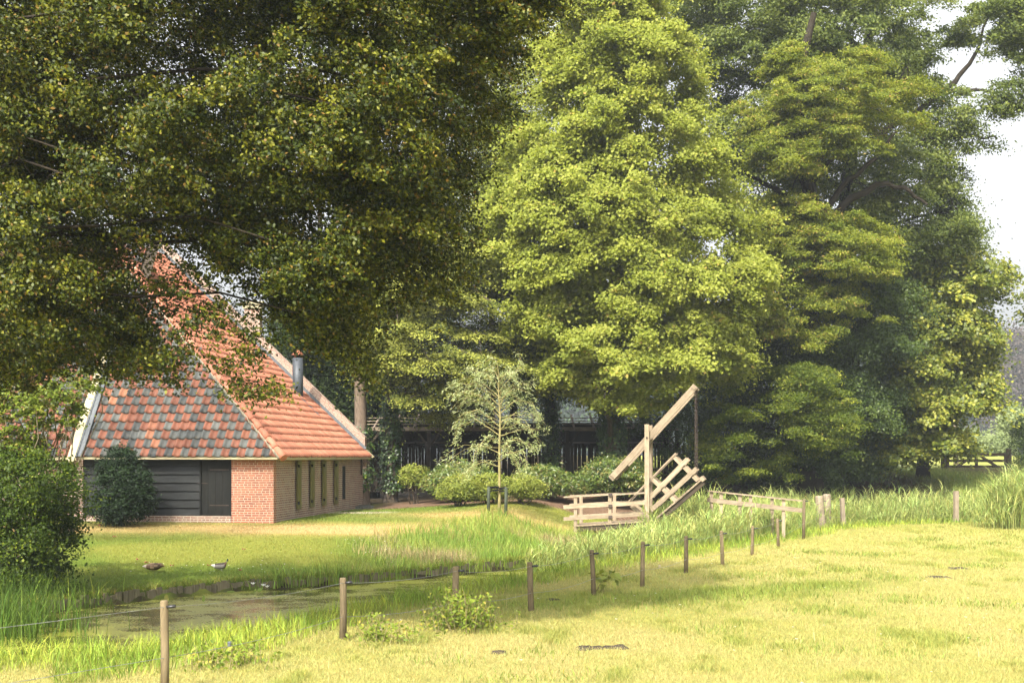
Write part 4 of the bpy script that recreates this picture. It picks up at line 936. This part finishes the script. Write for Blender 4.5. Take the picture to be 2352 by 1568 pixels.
while X < (x1 + 10 - CX) / F * 66.5:
    wd = rs.uniform(.10, .17); m.bar((X, 66.5, .95), (X + rs.uniform(-.03, .03), 66.5, 3.15 + rs.uniform(-.05, .05)), wd, .025, side=(1, 0, 0)); X += wd + rs.choice((.004, .008, .01, .02, .03))
m.build('slat_wall', M['darkwood'], shed)
m = MB(); m.bar(((x0 - CX) / F * 66.5, 66.45, 3.25), ((x1 - CX) / F * 66.5, 66.45, 3.25), .06, .06); m.bar(((x0 - CX) / F * 66.5, 66.55, 2.0), ((x1 - CX) / F * 66.5, 66.55, 2.0), .06, .1); m.build('wall_rail', M['battenwood'], shed)

# ------------------------------------------------------------------ field gate
Dg = 80.0; gz_ = float(zg((2242 - CX) / F * Dg, Dg))
gate = thing('field_gate', 'dark brown three-railed field gate with crossed braces on the far bank', 'gate', G(2242, Dg))
def gpt(x, y): p = at(x, y, Dg); return p
for x, t in ((2167, 1036), (2317, 1030)):
    p = gpt(x, t); b = p.copy(); b[2] = gz_ - .2; m = MB(); m.bar(b, p, .24, .24); m.build('gate_post', M['gatewood'], gate)
for y in (1043, 1057.5, 1071): m = MB(); m.bar(gpt(2172, y), gpt(2312, y), .06, .15); m.build('gate_rail', M['gatewood'], gate)
for x, a_, b_ in ((2176, 1038, 1080), (2242, 1036, 1082), (2309, 1040, 1080)): m = MB(); m.bar(gpt(x, b_) - np.array((0, .05, 0)), gpt(x, a_) - np.array((0, .05, 0)), .16, .07); m.build('gate_stile', M['gatewood'], gate)
m = MB(); m.bar(gpt(2242, 1041) - np.array((0, .1, 0)), gpt(2196, 1072) - np.array((0, .1, 0)), .05, .15); m.bar(gpt(2242, 1041) - np.array((0, .1, 0)), gpt(2290, 1072) - np.array((0, .1, 0)), .05, .15); m.build('gate_braces', M['gatewood'], gate)
p = at(2196, 955, 92); b = p.copy(); b[2] = 1.5; m = MB(); m.tube([b, p], [.17, .15], 10); tag(m.build('wooden_pole', M['palepost']), 'pale upright wooden pole behind the field gate under the trees', 'pole')

# ------------------------------------------------------------------ timber revetment of the ditch
rv = thing('bank_revetment', 'old timber revetment of short boards along the lawn side of the ditch', 'revetment', (-6.2, 30.3, -.28))
L = 0; xs = []; X = -10.5; rs = random.Random(9)
while X < 1.0 and len(xs) < 98:
    sl = (np.interp(X + .1, NX, NYv) - np.interp(X - .1, NX, NYv)) / .2; c = 1 / math.hypot(1, sl); wd = rs.uniform(.09, .19) if X < 0 else .2
    xs.append((X, sl, c, wd)); X += (wd + rs.uniform(.005, .05)) * c * (1.0 if X < -1 else 1.2)
for X, sl, c, wd in xs:
    Y = float(np.interp(X, NX, NYv)) - .02; d_ = np.array((c, sl * c, 0)); zt = -.055 + rs.uniform(-.07, .03); p = np.array((X, Y, zt)); b = p.copy(); b[2] = -.6
    m = MB(); m.bar(b, p + np.array((rs.uniform(-.01, .01), 0, 0)), wd, .05, side=d_, jit=.006); m.build('board', M['revet'], rv)

# ------------------------------------------------------------------ grasses and reeds
def ribbons(B, h, width, lean, az, segs, rng, twist=None, up0=1.0):
    """curved tapering blades; B (n,3). returns V,F with quads (last one collapses to a near-point)"""
    n = len(B); dh = np.stack([np.cos(az), np.sin(az), np.zeros(n)], 1)
    tw = az + np.pi / 2 + (rng.normal(0, .5, n) if twist is None else twist); sd_ = np.stack([np.cos(tw), np.sin(tw), np.zeros(n)], 1)
    rows = []
    for k in range(segs + 1):
        t = k / segs; c = B + dh * (lean * h * t * t)[:, None]; c[:, 2] += h * (t * up0 - .42 * np.minimum(lean, 1.6) * t * t * .6)
        wd = width * (1 - t ** 1.6) + .0006; rows.append((c - sd_ * wd[:, None] / 2, c + sd_ * wd[:, None] / 2))
    V = np.stack([x for r in rows for x in r], 1); m = 2 * (segs + 1); base = np.arange(n)[:, None] * m
    Fs = [np.concatenate([base + 2 * k, base + 2 * k + 1, base + 2 * k + 3, base + 2 * k + 2], 1) for k in range(segs)]
    return V.reshape(-1, 3), np.stack(Fs, 1).reshape(-1, 4)
def visible(X, Y, pad=.06):
    k = np.abs(X / Y); return k < (.36 + pad)
def scatter(dens, x0, x1, y0, y1, rng):
    n = int((x1 - x0) * (y1 - y0) * dens); return rng.uniform(x0, x1, n), rng.uniform(y0, y1, n)
rng = np.random.default_rng(77)
gV, gF, gC = [], [], []; gb_ = 0
def put(V, Fq, C, segs):
    global gb_
    gV.append(V); gF.append(Fq + gb_); gC.append(np.repeat(C, segs, 0)); gb_ += len(V)
def add_grass(X, Y, h, width, lean, col, segs=2, up0=1.0):
    B = np.stack([X, Y, zg(X, Y) - .01], 1); n = len(X)
    V, Fq = ribbons(B, h, np.full(n, width) * rng.uniform(.7, 1.3, n), lean, rng.uniform(0, 6.283, n), segs, rng, up0=up0); put(V, Fq, col, segs)
def jitter_col(C, amt=.22, dark=None):
    n = len(C); k = np.exp(rng.normal(0, amt, n))[:, None]; c = C * k; c[:, 0] *= np.exp(rng.normal(0, .1, n)); return np.clip(c, 0.005, .8)
# short pasture and lawn grass
for y0, y1, dens, wd in ((14, 18, 2300, .005), (18, 23, 1500, .0065), (23, 30, 900, .009), (30, 40, 480, .013), (40, 58, 240, .019)):
    X, Y = scatter(dens, -20, 24, y0, y1, rng); k = visible(X, Y); X, Y = X[k], Y[k]; e, d = canal(X, Y)
    fl = d > .5; lw = (e > .12) & (Y < 53) & ~((X < -7.1 + .12 * (Y - 43)) & (Y > 42.6 - .12 * (X + 7.2)))
    k = fl | lw; X, Y, fl = X[k], Y[k], fl[k]; n = len(X); nn = fbm(X * 1.6 + 40, Y * .9 + 3)
    h = np.where(fl, .035 + .035 * rng.random(n) + .06 * sstep(.6, .75, nn), .03 + .035 * rng.random(n)); h *= 1 + (y0 > 29) * .25
    add_grass(X, Y, h, wd, rng.uniform(.2, 1.1, n), jitter_col(gcol(X, Y), .14), 1 if y0 > 22 else 2)
# far bank by the gate
X, Y = scatter(70, 9, 34, 58, 82, rng); e, d = canal(X, Y); k = visible(X, Y) & (e > .2); X, Y = X[k], Y[k]
add_grass(X, Y, .12 + .18 * rng.random(len(X)), .03, rng.uniform(.2, .9, len(X)), jitter_col(gcol(X, Y), .2), 2)
# dry stalks in the pasture
X, Y = scatter(5, -8, 14, 14, 32, rng); e, d = canal(X, Y); k = (d > 1) & visible(X, Y); X, Y = X[k], Y[k]
add_grass(X, Y, rng.uniform(.1, .24, len(X)), .005, rng.uniform(.1, .7, len(X)), jitter_col(np.tile((.5, .42, .2), (len(X), 1)), .15), 2)
# tufts of greener taller grass in the pasture
tufts = [(1840, 1350, .9), (1700, 1325, .6), (1950, 1310, .7), (2050, 1330, .5), (2190, 1260, .6), (1900, 1405, .6), (1240, 1500, .35), (1300, 1555, .4), (1250, 1390, .6), (1500, 1385, .9), (1640, 1370, .9), (1760, 1365, .8), (2090, 1380, .6), (2270, 1390, .5), (1640, 1450, .4),
         (1850, 1490, .45), (2200, 1470, .4), (2250, 1300, .5), (2000, 1275, .6), (1880, 1270, .6), (2120, 1240, .5), (2290, 1250, .5), (1150, 1560, .3), (1010, 1520, .4), (1420, 1330, .5), (2080, 1500, .35)]
for x, y, r in tufts:
    Y0 = CZ * F / (y - HY); X0 = (x - CX) / F * Y0; n = int(330 * r * (1 if Y0 < 24 else 1.6)); X = X0 + rng.normal(0, r * .75, n); Y = Y0 + rng.normal(0, r * .8, n)
    add_grass(X, Y, rng.uniform(.05, .17, n) * (.6 + .5 * r), .009 + .0003 * Y0, rng.uniform(.2, 1.0, n), jitter_col(np.tile((.22, .27, .05), (n, 1)), .2), 2)
# long grass on the field bank between fence and ditch
for y0, y1, dens in ((12, 22, 330), (22, 30, 210), (30, 56, 90)):
    X, Y = scatter(dens, -14, 18, y0, y1, rng); e, d = canal(X, Y); k = visible(X, Y, .1) & (d > -.45) & (d < 1.9 + .8 * fbm(X, Y)) & (rng.random(len(X)) < np.clip(1.2 - .25 * d, .3, 1)); X, Y, d = X[k], Y[k], d[k]; n = len(X)
    base = np.where((fbm(X * .8, Y * .8) > .52)[:, None], np.array((.18, .26, .03)), np.array((.30, .36, .05)))
    add_grass(X, Y, rng.uniform(.16, .52, n) * (1.05 - .25 * np.clip(d, 0, 2)), .008 + .00025 * Y, rng.uniform(.15, 1.1, n), jitter_col(base, .28), 3)
# lawn bank: overhanging grass on the revetment
X = np.where(rng.random(9000) < .45, rng.uniform(-12, -4.5, 9000), rng.uniform(-4.5, 2.5, 9000)); Y = np.interp(X, NX, NYv) + rng.gamma(1.2, .22, 9000) + .02 * (X < -4.5); n = len(X); k = visible(X, Y, .1); X, Y = X[k], Y[k]; n = len(X)
add_grass(X, Y, rng.uniform(.06, .2, n), .011, rng.uniform(.5, 1.6, n), jitter_col(np.where(rng.random((n, 1)) < .35, np.array((.34, .30, .07)), np.array((.2, .27, .04))), .25), 2)
# tufts of sedge standing at the water's edge
for x, y, nb2, hh in ((640, 1352, 90, .6), (705, 1350, 60, .5), (760, 1342, 110, .65), (820, 1338, 40, .5), (900, 1335, 70, .5), (950, 1330, 50, .5), (1010, 1325, 60, .45), (1080, 1318, 70, .5), (1150, 1310, 90, .6), (300, 1350, 30, .5), (230, 1365, 20, .6), (560, 1352, 25, .35)):
    Y0 = (CZ + .2) * F / (y - HY); X0 = (x - CX) / F * Y0; n = nb2; X = X0 + rng.normal(0, .25, n); Y = np.interp(X, NX, NYv) + rng.normal(.0, .12, n)
    B = np.stack([X, Y, np.full(n, -.25)], 1); V, Fq = ribbons(B, rng.uniform(.4, 1.1, n) * hh * 1.3, np.full(n, .02), rng.uniform(.1, .9, n), rng.uniform(0, 6.283, n), 4, rng); put(V, Fq, jitter_col(np.tile((.22, .30, .05), (n, 1)), .25), 4)
# rough meadow on the lawn right of the house
for y0, y1, dens in ((31, 38, 300), (38, 46.3, 200)):
    X, Y = scatter(dens, -6, 4.4, y0, y1, rng); e, d = canal(X, Y)
    zone = sstep(-4.6, -2.2, X + .25 * (Y - 36)) * (1 - sstep(3.5, 6.5, e) * (X < -1)) ; k = (e > .1) & (rng.random(len(X)) < zone) & ~((Y > 44.5) & (X < -1)); X, Y = X[k], Y[k]; n = len(X)
    pk = fbm(X * .7 + 3, Y * .7); base = np.where((pk > .56)[:, None], np.array((.34, .28, .13)), np.where((pk < .42)[:, None], np.array((.17, .26, .04)), np.array((.27, .32, .065))))
    add_grass(X, Y, rng.uniform(.12, .42, n), .013, rng.uniform(.15, .9, n), jitter_col(base, .25), 2)
# dark tall grass at the left edge
n = 1500; X = rng.normal(-8.6, .75, n); Y = rng.normal(23.2, 1.1, n)
B = np.stack([X, Y, np.full(n, -.3)], 1); V, Fq = ribbons(B, rng.uniform(.5, 1.15, n), np.full(n, .014), rng.uniform(.1, .9, n), rng.uniform(0, 6.283, n), 4, rng); put(V, Fq, jitter_col(np.tile((.09, .15, .02), (n, 1)), .3), 4)
tag(npmesh('grass', np.concatenate(gV), np.concatenate(gF), M['grass'], col=np.concatenate(gC)), kind='stuff', label='short dry pasture grass and longer green grass on the banks', cat='grass')
# reeds
gV, gF, gC = [], [], []; gb_ = 0
def reeds(X, Y, h, z0=None):
    n = len(X); z = zg(X, Y) if z0 is None else np.full(n, z0); z = np.maximum(z, -.35); B = np.stack([X, Y, z], 1); az = rng.uniform(0, 6.283, n); ln = rng.uniform(.02, .25, n)
    base = np.where(rng.random((n, 1)) < .5, np.array((.26, .32, .085)), np.array((.36, .40, .13)))
    V, Fq = ribbons(B, h, np.full(n, .012), ln, az, 3, rng); put(V, Fq, jitter_col(base, .15), 3)
    for q in range(6):
        t = rng.uniform(.12, .95, n); b = B + np.stack([np.cos(az), np.sin(az), np.zeros(n)], 1) * (ln * h * t * t)[:, None]; b[:, 2] += h * t * .97
        L = h * rng.uniform(.3, .5, n); V, Fq = ribbons(b, L, np.full(n, .03) * rng.uniform(.7, 1.2, n), rng.uniform(.5, 1.5, n), rng.uniform(0, 6.283, n), 4, rng, up0=1.0); put(V, Fq, jitter_col(base, .22), 4)
X, Y = scatter(52, .3, 12.5, 34.5, 52, rng); e, d = canal(X, Y); dens_ = sstep(-.2, 1.6, X); k = (d < .95) & (e < .9) & (d > -3.6) & ~((X < 4.2) & (e > -.3)) & (rng.random(len(X)) < dens_); X, Y = X[k], Y[k]
reeds(X, Y, rng.uniform(.55, 1.05, len(X)) * (.8 + .3 * sstep(2, 6, X)))
X, Y = scatter(48, 9.5, 21, 50, 62, rng); e, d = canal(X, Y); k = (d < .25) & (e < 1.2); X, Y = X[k], Y[k]; reeds(X, Y, rng.uniform(.6, 1.3, len(X)))
X, Y = rng.normal(18.6, .95, 800), rng.normal(51.8, .8, 800); k = X > 17.0; X, Y = X[k], Y[k]; reeds(X, Y, rng.uniform(1.2, 2.1, len(X)) * sstep(16.2, 18.2, X))
X, Y = scatter(28, 5.5, 10.5, 46.5, 54, rng); e, d = canal(X, Y); k = (d < .1) & (e < .8); X, Y = X[k], Y[k]; reeds(X, Y, rng.uniform(.9, 1.5, len(X)))
tag(npmesh('reeds', np.concatenate(gV), np.concatenate(gF), M['grass'], col=np.concatenate(gC)), kind='stuff', label='bright green reeds filling the ditch around the drawbridge and along the field end', cat='reeds')
# white clover and daisies
def dots(name, P, r, col, label, cat):
    n = len(P); th = np.linspace(0, 2 * np.pi, 7)[:-1]; rr = r * rng.uniform(.6, 1.3, n)
    ring = np.stack([np.cos(th), np.sin(th), np.zeros(6)], 1); V = P[:, None, :] + ring[None] * rr[:, None, None]; V[:, ::2, 2] += rr[:, None] * .5
    o = npmesh(name, V.reshape(-1, 3), np.arange(6 * n).reshape(n, 6), M['flower'], col=np.tile(col, (n, 1))); tag(o, kind='stuff', label=label, cat=cat)
X = np.concatenate([rng.normal(-2.6, 1.2, 120), rng.normal(-6, 1.4, 50), rng.uniform(-2, 12, 60), rng.normal(6, 2.5, 40)]); Y = np.concatenate([rng.normal(36.5, 1.2, 120), rng.normal(32.6, .7, 50), rng.uniform(15, 30, 60), rng.normal(34, 3, 40)])
e, d = canal(X, Y); k = (e > .2) | (d > 1); X, Y = X[k], Y[k]
dots('daisies', np.stack([X, Y, zg(X, Y) + .09], 1), .017, (.75, .74, .68), 'tiny white daisies and clover scattered in the grass', 'flowers')
# dead leaves on the lawn
rl_ = [(262, 1233), (228, 1207), (315, 1286), (335, 1292), (560, 1262), (395, 1302), (480, 1298), (552, 1310)]
for x, y in rl_:
    for D_ in np.linspace(29, 43, 60):
        X = (x - CX) / F * D_
        if CZ - (y - HY) / F * D_ < float(zg(X, D_)) + .04: break
    c = np.array((X, D_, float(zg(X, D_)) + .06)); a_ = random.uniform(0, 6.28); s_ = .07; m = MB()
    pts = [(s_ * math.cos(a_ + q) * r_, s_ * math.sin(a_ + q) * r_, .02 * (-1) ** k) for k, (q, r_) in enumerate(((0, 1.2), (.7, .6), (1.6, .7), (2.5, .6), (3.14, 1.1), (3.9, .6), (4.7, .7), (5.5, .6)))]
    b = len(m.v); m.poly([c + np.array(p_) for p_ in pts]); o = m.build('dead_leaf', M['redtile'])
    tag(o, 'curled orange-brown dead leaf lying on the green lawn before the farmhouse', 'leaf', 'dead leaves on the lawn')
# dung pats
for x, y, s_, lab in ((1352, 1489, .17, 'flat dark cow pat, left of two lying close together in the foreground pasture'), (1418, 1488, .15, 'flat dark cow pat, right of two lying close together in the foreground pasture'), (1148, 1499, .09, 'small crumbled cow pat left of the close pair in the pasture'),
                      (2152, 1326, .2, 'dry dark cow pat at the right in the middle of the pasture'), (2195, 1306, .2, 'thin strip of dry cow pat farther back at the right'), (1270, 1378, .09, 'small dark cow pat in the greener strip near the fence')):
    Y = CZ * F / (y - HY); X = (x - CX) / F * Y; z = float(zg(X, Y)); m = MB(); nn_ = 18
    ring0, ring1 = [], []
    for k in range(nn_):
        a_ = 2 * math.pi * k / nn_; r_ = s_ * (1 + .35 * math.sin(3 * a_ + x) + random.uniform(-.2, .2))
        ring0.append((X + r_ * math.cos(a_) * 1.2, Y + r_ * math.sin(a_), z + .0)); ring1.append((X + r_ * math.cos(a_) * .8, Y + r_ * math.sin(a_) * .7, z + .03 + random.uniform(-.01, .01)))
    for k in range(nn_): j = (k + 1) % nn_; m.poly([ring0[k], ring0[j], ring1[j], ring1[k]])
    m.poly(ring1); tag(m.build('cow_pat', M['dung']), lab, 'cow pat', 'cow pats in the pasture')
# water lilies
for x, y, nlv, lab in ((580, 1352, 6, 'clump of yellowish water lily leaves with white flowers at the revetment'), (440, 1374, 3, 'small group of upright arrowhead leaves in the ditch before the boards')):
    Y0 = (CZ + .28) * F / (y + 8 - HY); X0 = (x - CX) / F * Y0; o = thing('water_lily', lab, 'water plant', (X0, Y0, -.28)); Vs, Fs, Cs = [], [], []
    for k in range(nlv):
        c = np.array((X0 + random.uniform(-.5, .5), Y0 + random.uniform(-.25, .2), -.26)); r_ = random.uniform(.05, .09); a_ = random.uniform(0, 6.28); tilt = random.uniform(.0, .9) if nlv > 5 else 1.4
        b = len(Vs)
        if tilt > .3: c[2] += .05
        for q in range(8):
            th = 2 * math.pi * q / 8; lx = r_ * math.cos(th) * (1 if nlv > 5 else .6); ly = r_ * math.sin(th); Vs.append(c + np.array((lx * math.cos(a_), lx * math.sin(a_) * .3 + ly * math.cos(tilt), ly * math.sin(tilt))))
        Fs.append(list(range(b, b + 8))); Cs.append(random.choice(((.20, .25, .04), (.17, .23, .04), (.25, .24, .05))))
    npmesh('leaf', np.array(Vs), np.array(Fs), M['flower'], o, col=np.array(Cs))
    if nlv > 5:
        Vs, Fs = [], []
        for k in range(3):
            c = np.array((X0 + (.0, .22, .3)[k], Y0 + .05, -.12 - .03 * k))
            for q in range(8):
                th = 2 * math.pi * q / 8; d_ = np.array((math.cos(th), math.sin(th), 0)); s2 = np.array((-math.sin(th), math.cos(th), 0)); b = len(Vs); Vs += [c, c + d_ * .035 + s2 * .018 + UP * .03, c + d_ * .065 + UP * .05, c + d_ * .035 - s2 * .018 + UP * .03]; Fs.append([b, b + 1, b + 2, b + 3])
        npmesh('flower', np.array(Vs), np.array(Fs), M['flower'], o, col=np.tile((.8, .8, .76), (len(Fs), 1)))

# ------------------------------------------------------------------ ducks
def duck(label, x, y, yaw, rings, s=1.0):
    for D_ in np.linspace(29, 40, 200):
        X = (x - CX) / F * D_
        if CZ - (y - HY) / F * D_ < float(zg(X, D_)): break
    P0 = np.array((X, D_, float(zg(X, D_)) + .03)); n = 12; V, Fq, C = [], [], []; ca, sa = math.cos(yaw), math.sin(yaw)
    for (fx, fz, ry, rz, c) in rings:
        for k in range(n):
            th = 2 * math.pi * k / n; ly = ry * math.cos(th); lz = rz * math.sin(th); lx = fx
            V.append(P0 + s * np.array((lx * ca - ly * sa, lx * sa + ly * ca, fz + lz)))
    for r_ in range(len(rings) - 1):
        for k in range(n):
            j = (k + 1) % n; Fq.append([r_ * n + k, r_ * n + j, (r_ + 1) * n + j, (r_ + 1) * n + k]); top = math.sin(2 * math.pi * (k + .5) / n)
            c = rings[r_][4]; c = c(top) if callable(c) else c; C.append(c)
    o = npmesh('duck', np.array(V), np.array(Fq), M['feather'], col=np.array(C), smooth=True); tag(o, label, 'duck', 'ducks resting on the lawn'); return o
gr = (.20, .18, .16); br = (.10, .055, .03); wh = (.5, .48, .43); gn = (.006, .035, .022); ye = (.45, .36, .08)
bk = lambda t: (.06, .045, .035) if t > .35 else gr
duck('drake mallard with a dark green head sitting on the lawn by the ditch', 505, 1311, .25, [(-.24, .13, .004, .004, wh), (-.20, .12, .03, .02, wh), (-.14, .10, .07, .06, bk), (-.05, .09, .095, .085, bk), (.05, .095, .095, .09, bk), (.12, .11, .08, .085, br), (.165, .15, .052, .06, br), (.175, .195, .038, .04, wh),
     (.18, .215, .036, .034, gn), (.19, .25, .042, .042, gn), (.205, .265, .036, .036, gn), (.225, .262, .02, .018, ye), (.265, .252, .018, .008, ye), (.285, .25, .004, .003, ye)], .85)
mo = lambda t: random.choice(((.16, .10, .055), (.09, .055, .03), (.26, .18, .10)))
duck('mottled brown female mallard lying flat with its head tucked in on the lawn', 352, 1313, .05, [(-.22, .09, .004, .004, wh), (-.19, .09, .03, .02, (.5, .42, .33)), (-.13, .085, .065, .05, mo), (-.05, .085, .09, .075, mo), (.03, .085, .092, .078, mo), (.10, .09, .08, .07, mo), (.15, .105, .05, .055, mo), (.18, .11, .034, .036, mo),
     (.205, .10, .018, .018, (.18, .10, .03)), (.235, .09, .012, .006, (.2, .1, .03)), (.24, .09, .003, .003, (.2, .1, .03))], 1.1)

# ------------------------------------------------------------------ distance
def fartree(name, label, x, D, poly, T, n, Mn, r, leaf, L, seed, cat='tree', group=None):
    tree(name, label, cat, [G(x, D), at(x, min(p_[1] for p_ in poly) + 60, D)], .35, .1, [(poly, D, T, n, Mn, r, .5)], leaf, 'bark', seed, L, L * .7, group=group, limbs=8, rl=.12, twigs=0 or 10, rt=.05, droop=.3, rnd=.9, sides=6)
fartree('copper_beech', 'purple copper beech in the hazy distance at the right edge', 2345, 330, [(2265, 960), (2275, 800), (2300, 750), (2345, 765), (2400, 780), (2440, 850), (2440, 980), (2330, 1000)], 10, 190, 130, 3.4, 'copper', .6, 81)
fartree('distant_tree', 'hazy blue-green tree in the distance left of the copper beech', 2240, 350, [(2160, 1000), (2180, 860), (2220, 780), (2265, 790), (2290, 850), (2290, 1000)], 10, 170, 130, 3.4, 'far', .62, 82)
fartree('distant_birch', 'pale green birch below the copper beech at the right edge', 2325, 120, [(2290, 1000), (2300, 950), (2330, 930), (2352, 940), (2360, 1010)], 1.6, 50, 80, .8, 'farpale', .22, 83)
shrub('pale_bush', 'pale silvery bushes behind the field gate left half', 2225, 108, [(2180, 1040), (2195, 1000), (2230, 982), (2255, 1000), (2262, 1042), (2200, 1048)], 1.6, 80, 70, .6, .5, 'farpale', .2, .1, 84, group='pale bushes behind the gate')
shrub('pale_bush', 'pale silvery bush behind the field gate right half', 2290, 110, [(2255, 1042), (2262, 1005), (2285, 990), (2315, 1000), (2330, 1042)], 1.6, 80, 70, .6, .5, 'farpale', .2, .1, 85, group='pale bushes behind the gate')
shrub('clipped_hedge', 'dark clipped hedge end right of the field gate post', 2350, 74, [(2325, 1080), (2326, 985), (2340, 962), (2400, 960), (2400, 1085)], 1.0, 130, 80, .35, .6, 'dark', .09, .06, 86, cat='hedge')
tree('roadside_tree', 'tree whose leafy branch tip reaches in from the right edge', 'tree', [G(2480, 70), at(2480, 700, 70), at(2490, 400, 70)], .3, .1, [([(2335, 690), (2370, 650), (2440, 600), (2560, 620), (2560, 800), (2420, 790), (2350, 740)], 69, 1.6, 60, 80, .6, .35)], 'maple2', 'bark', 87, .16, .13, limbs=8, rl=.08, twigs=20, rt=.03)
# far wood closing the view
rng = np.random.default_rng(99); n = 1500; X = rng.uniform(-160, 145, n); hN = 31 + 12 * fbm(X * .03, X * 0 + 2) + 4 * np.sin(X * .22); Y = 390 + rng.uniform(-14, 16, n); C = np.stack([X, Y, 1.5 + rng.random(n) ** .7 * (hN - 4)], 1)
V, Fq, t = sprays(C, (0, 800), 60, 4.2, .7, 1.5, 1.1, rng, droop=.3, rnd=.9, up=.5, outw=-.3)
tag(npmesh('far_woods', V, Fq, M['far'], tint=t), kind='stuff', label='hazy blue-green far wood beyond the trees', cat='wood')

# ------------------------------------------------------------------ haze
hz = bpy.data.materials.new('haze_air'); hz.use_nodes = True; ht = hz.node_tree; ht.nodes.clear()
ho = ht.nodes.new('ShaderNodeOutputMaterial'); hv = ht.nodes.new('ShaderNodeVolumePrincipled')
hv.inputs['Color'].default_value = (.84, .92, 1.0, 1); hv.inputs['Density'].default_value = .00042; hv.inputs['Anisotropy'].default_value = 0.1
ht.links.new(hv.outputs[0], ho.inputs['Volume'])
hx, z0, z1 = 640.0, -1.9, 46.0
V = np.array([(sx * hx, sy * hx, z) for z in (z0, z1) for sx, sy in ((-1, -1), (1, -1), (1, 1), (-1, 1))])
o = npmesh('haze', V, np.array([[3, 2, 1, 0], [4, 5, 6, 7], [0, 1, 5, 4], [1, 2, 6, 5], [2, 3, 7, 6], [3, 0, 4, 7]]), hz)
tag(o, kind='stuff', label='thin pale summer haze in the air', cat='haze')
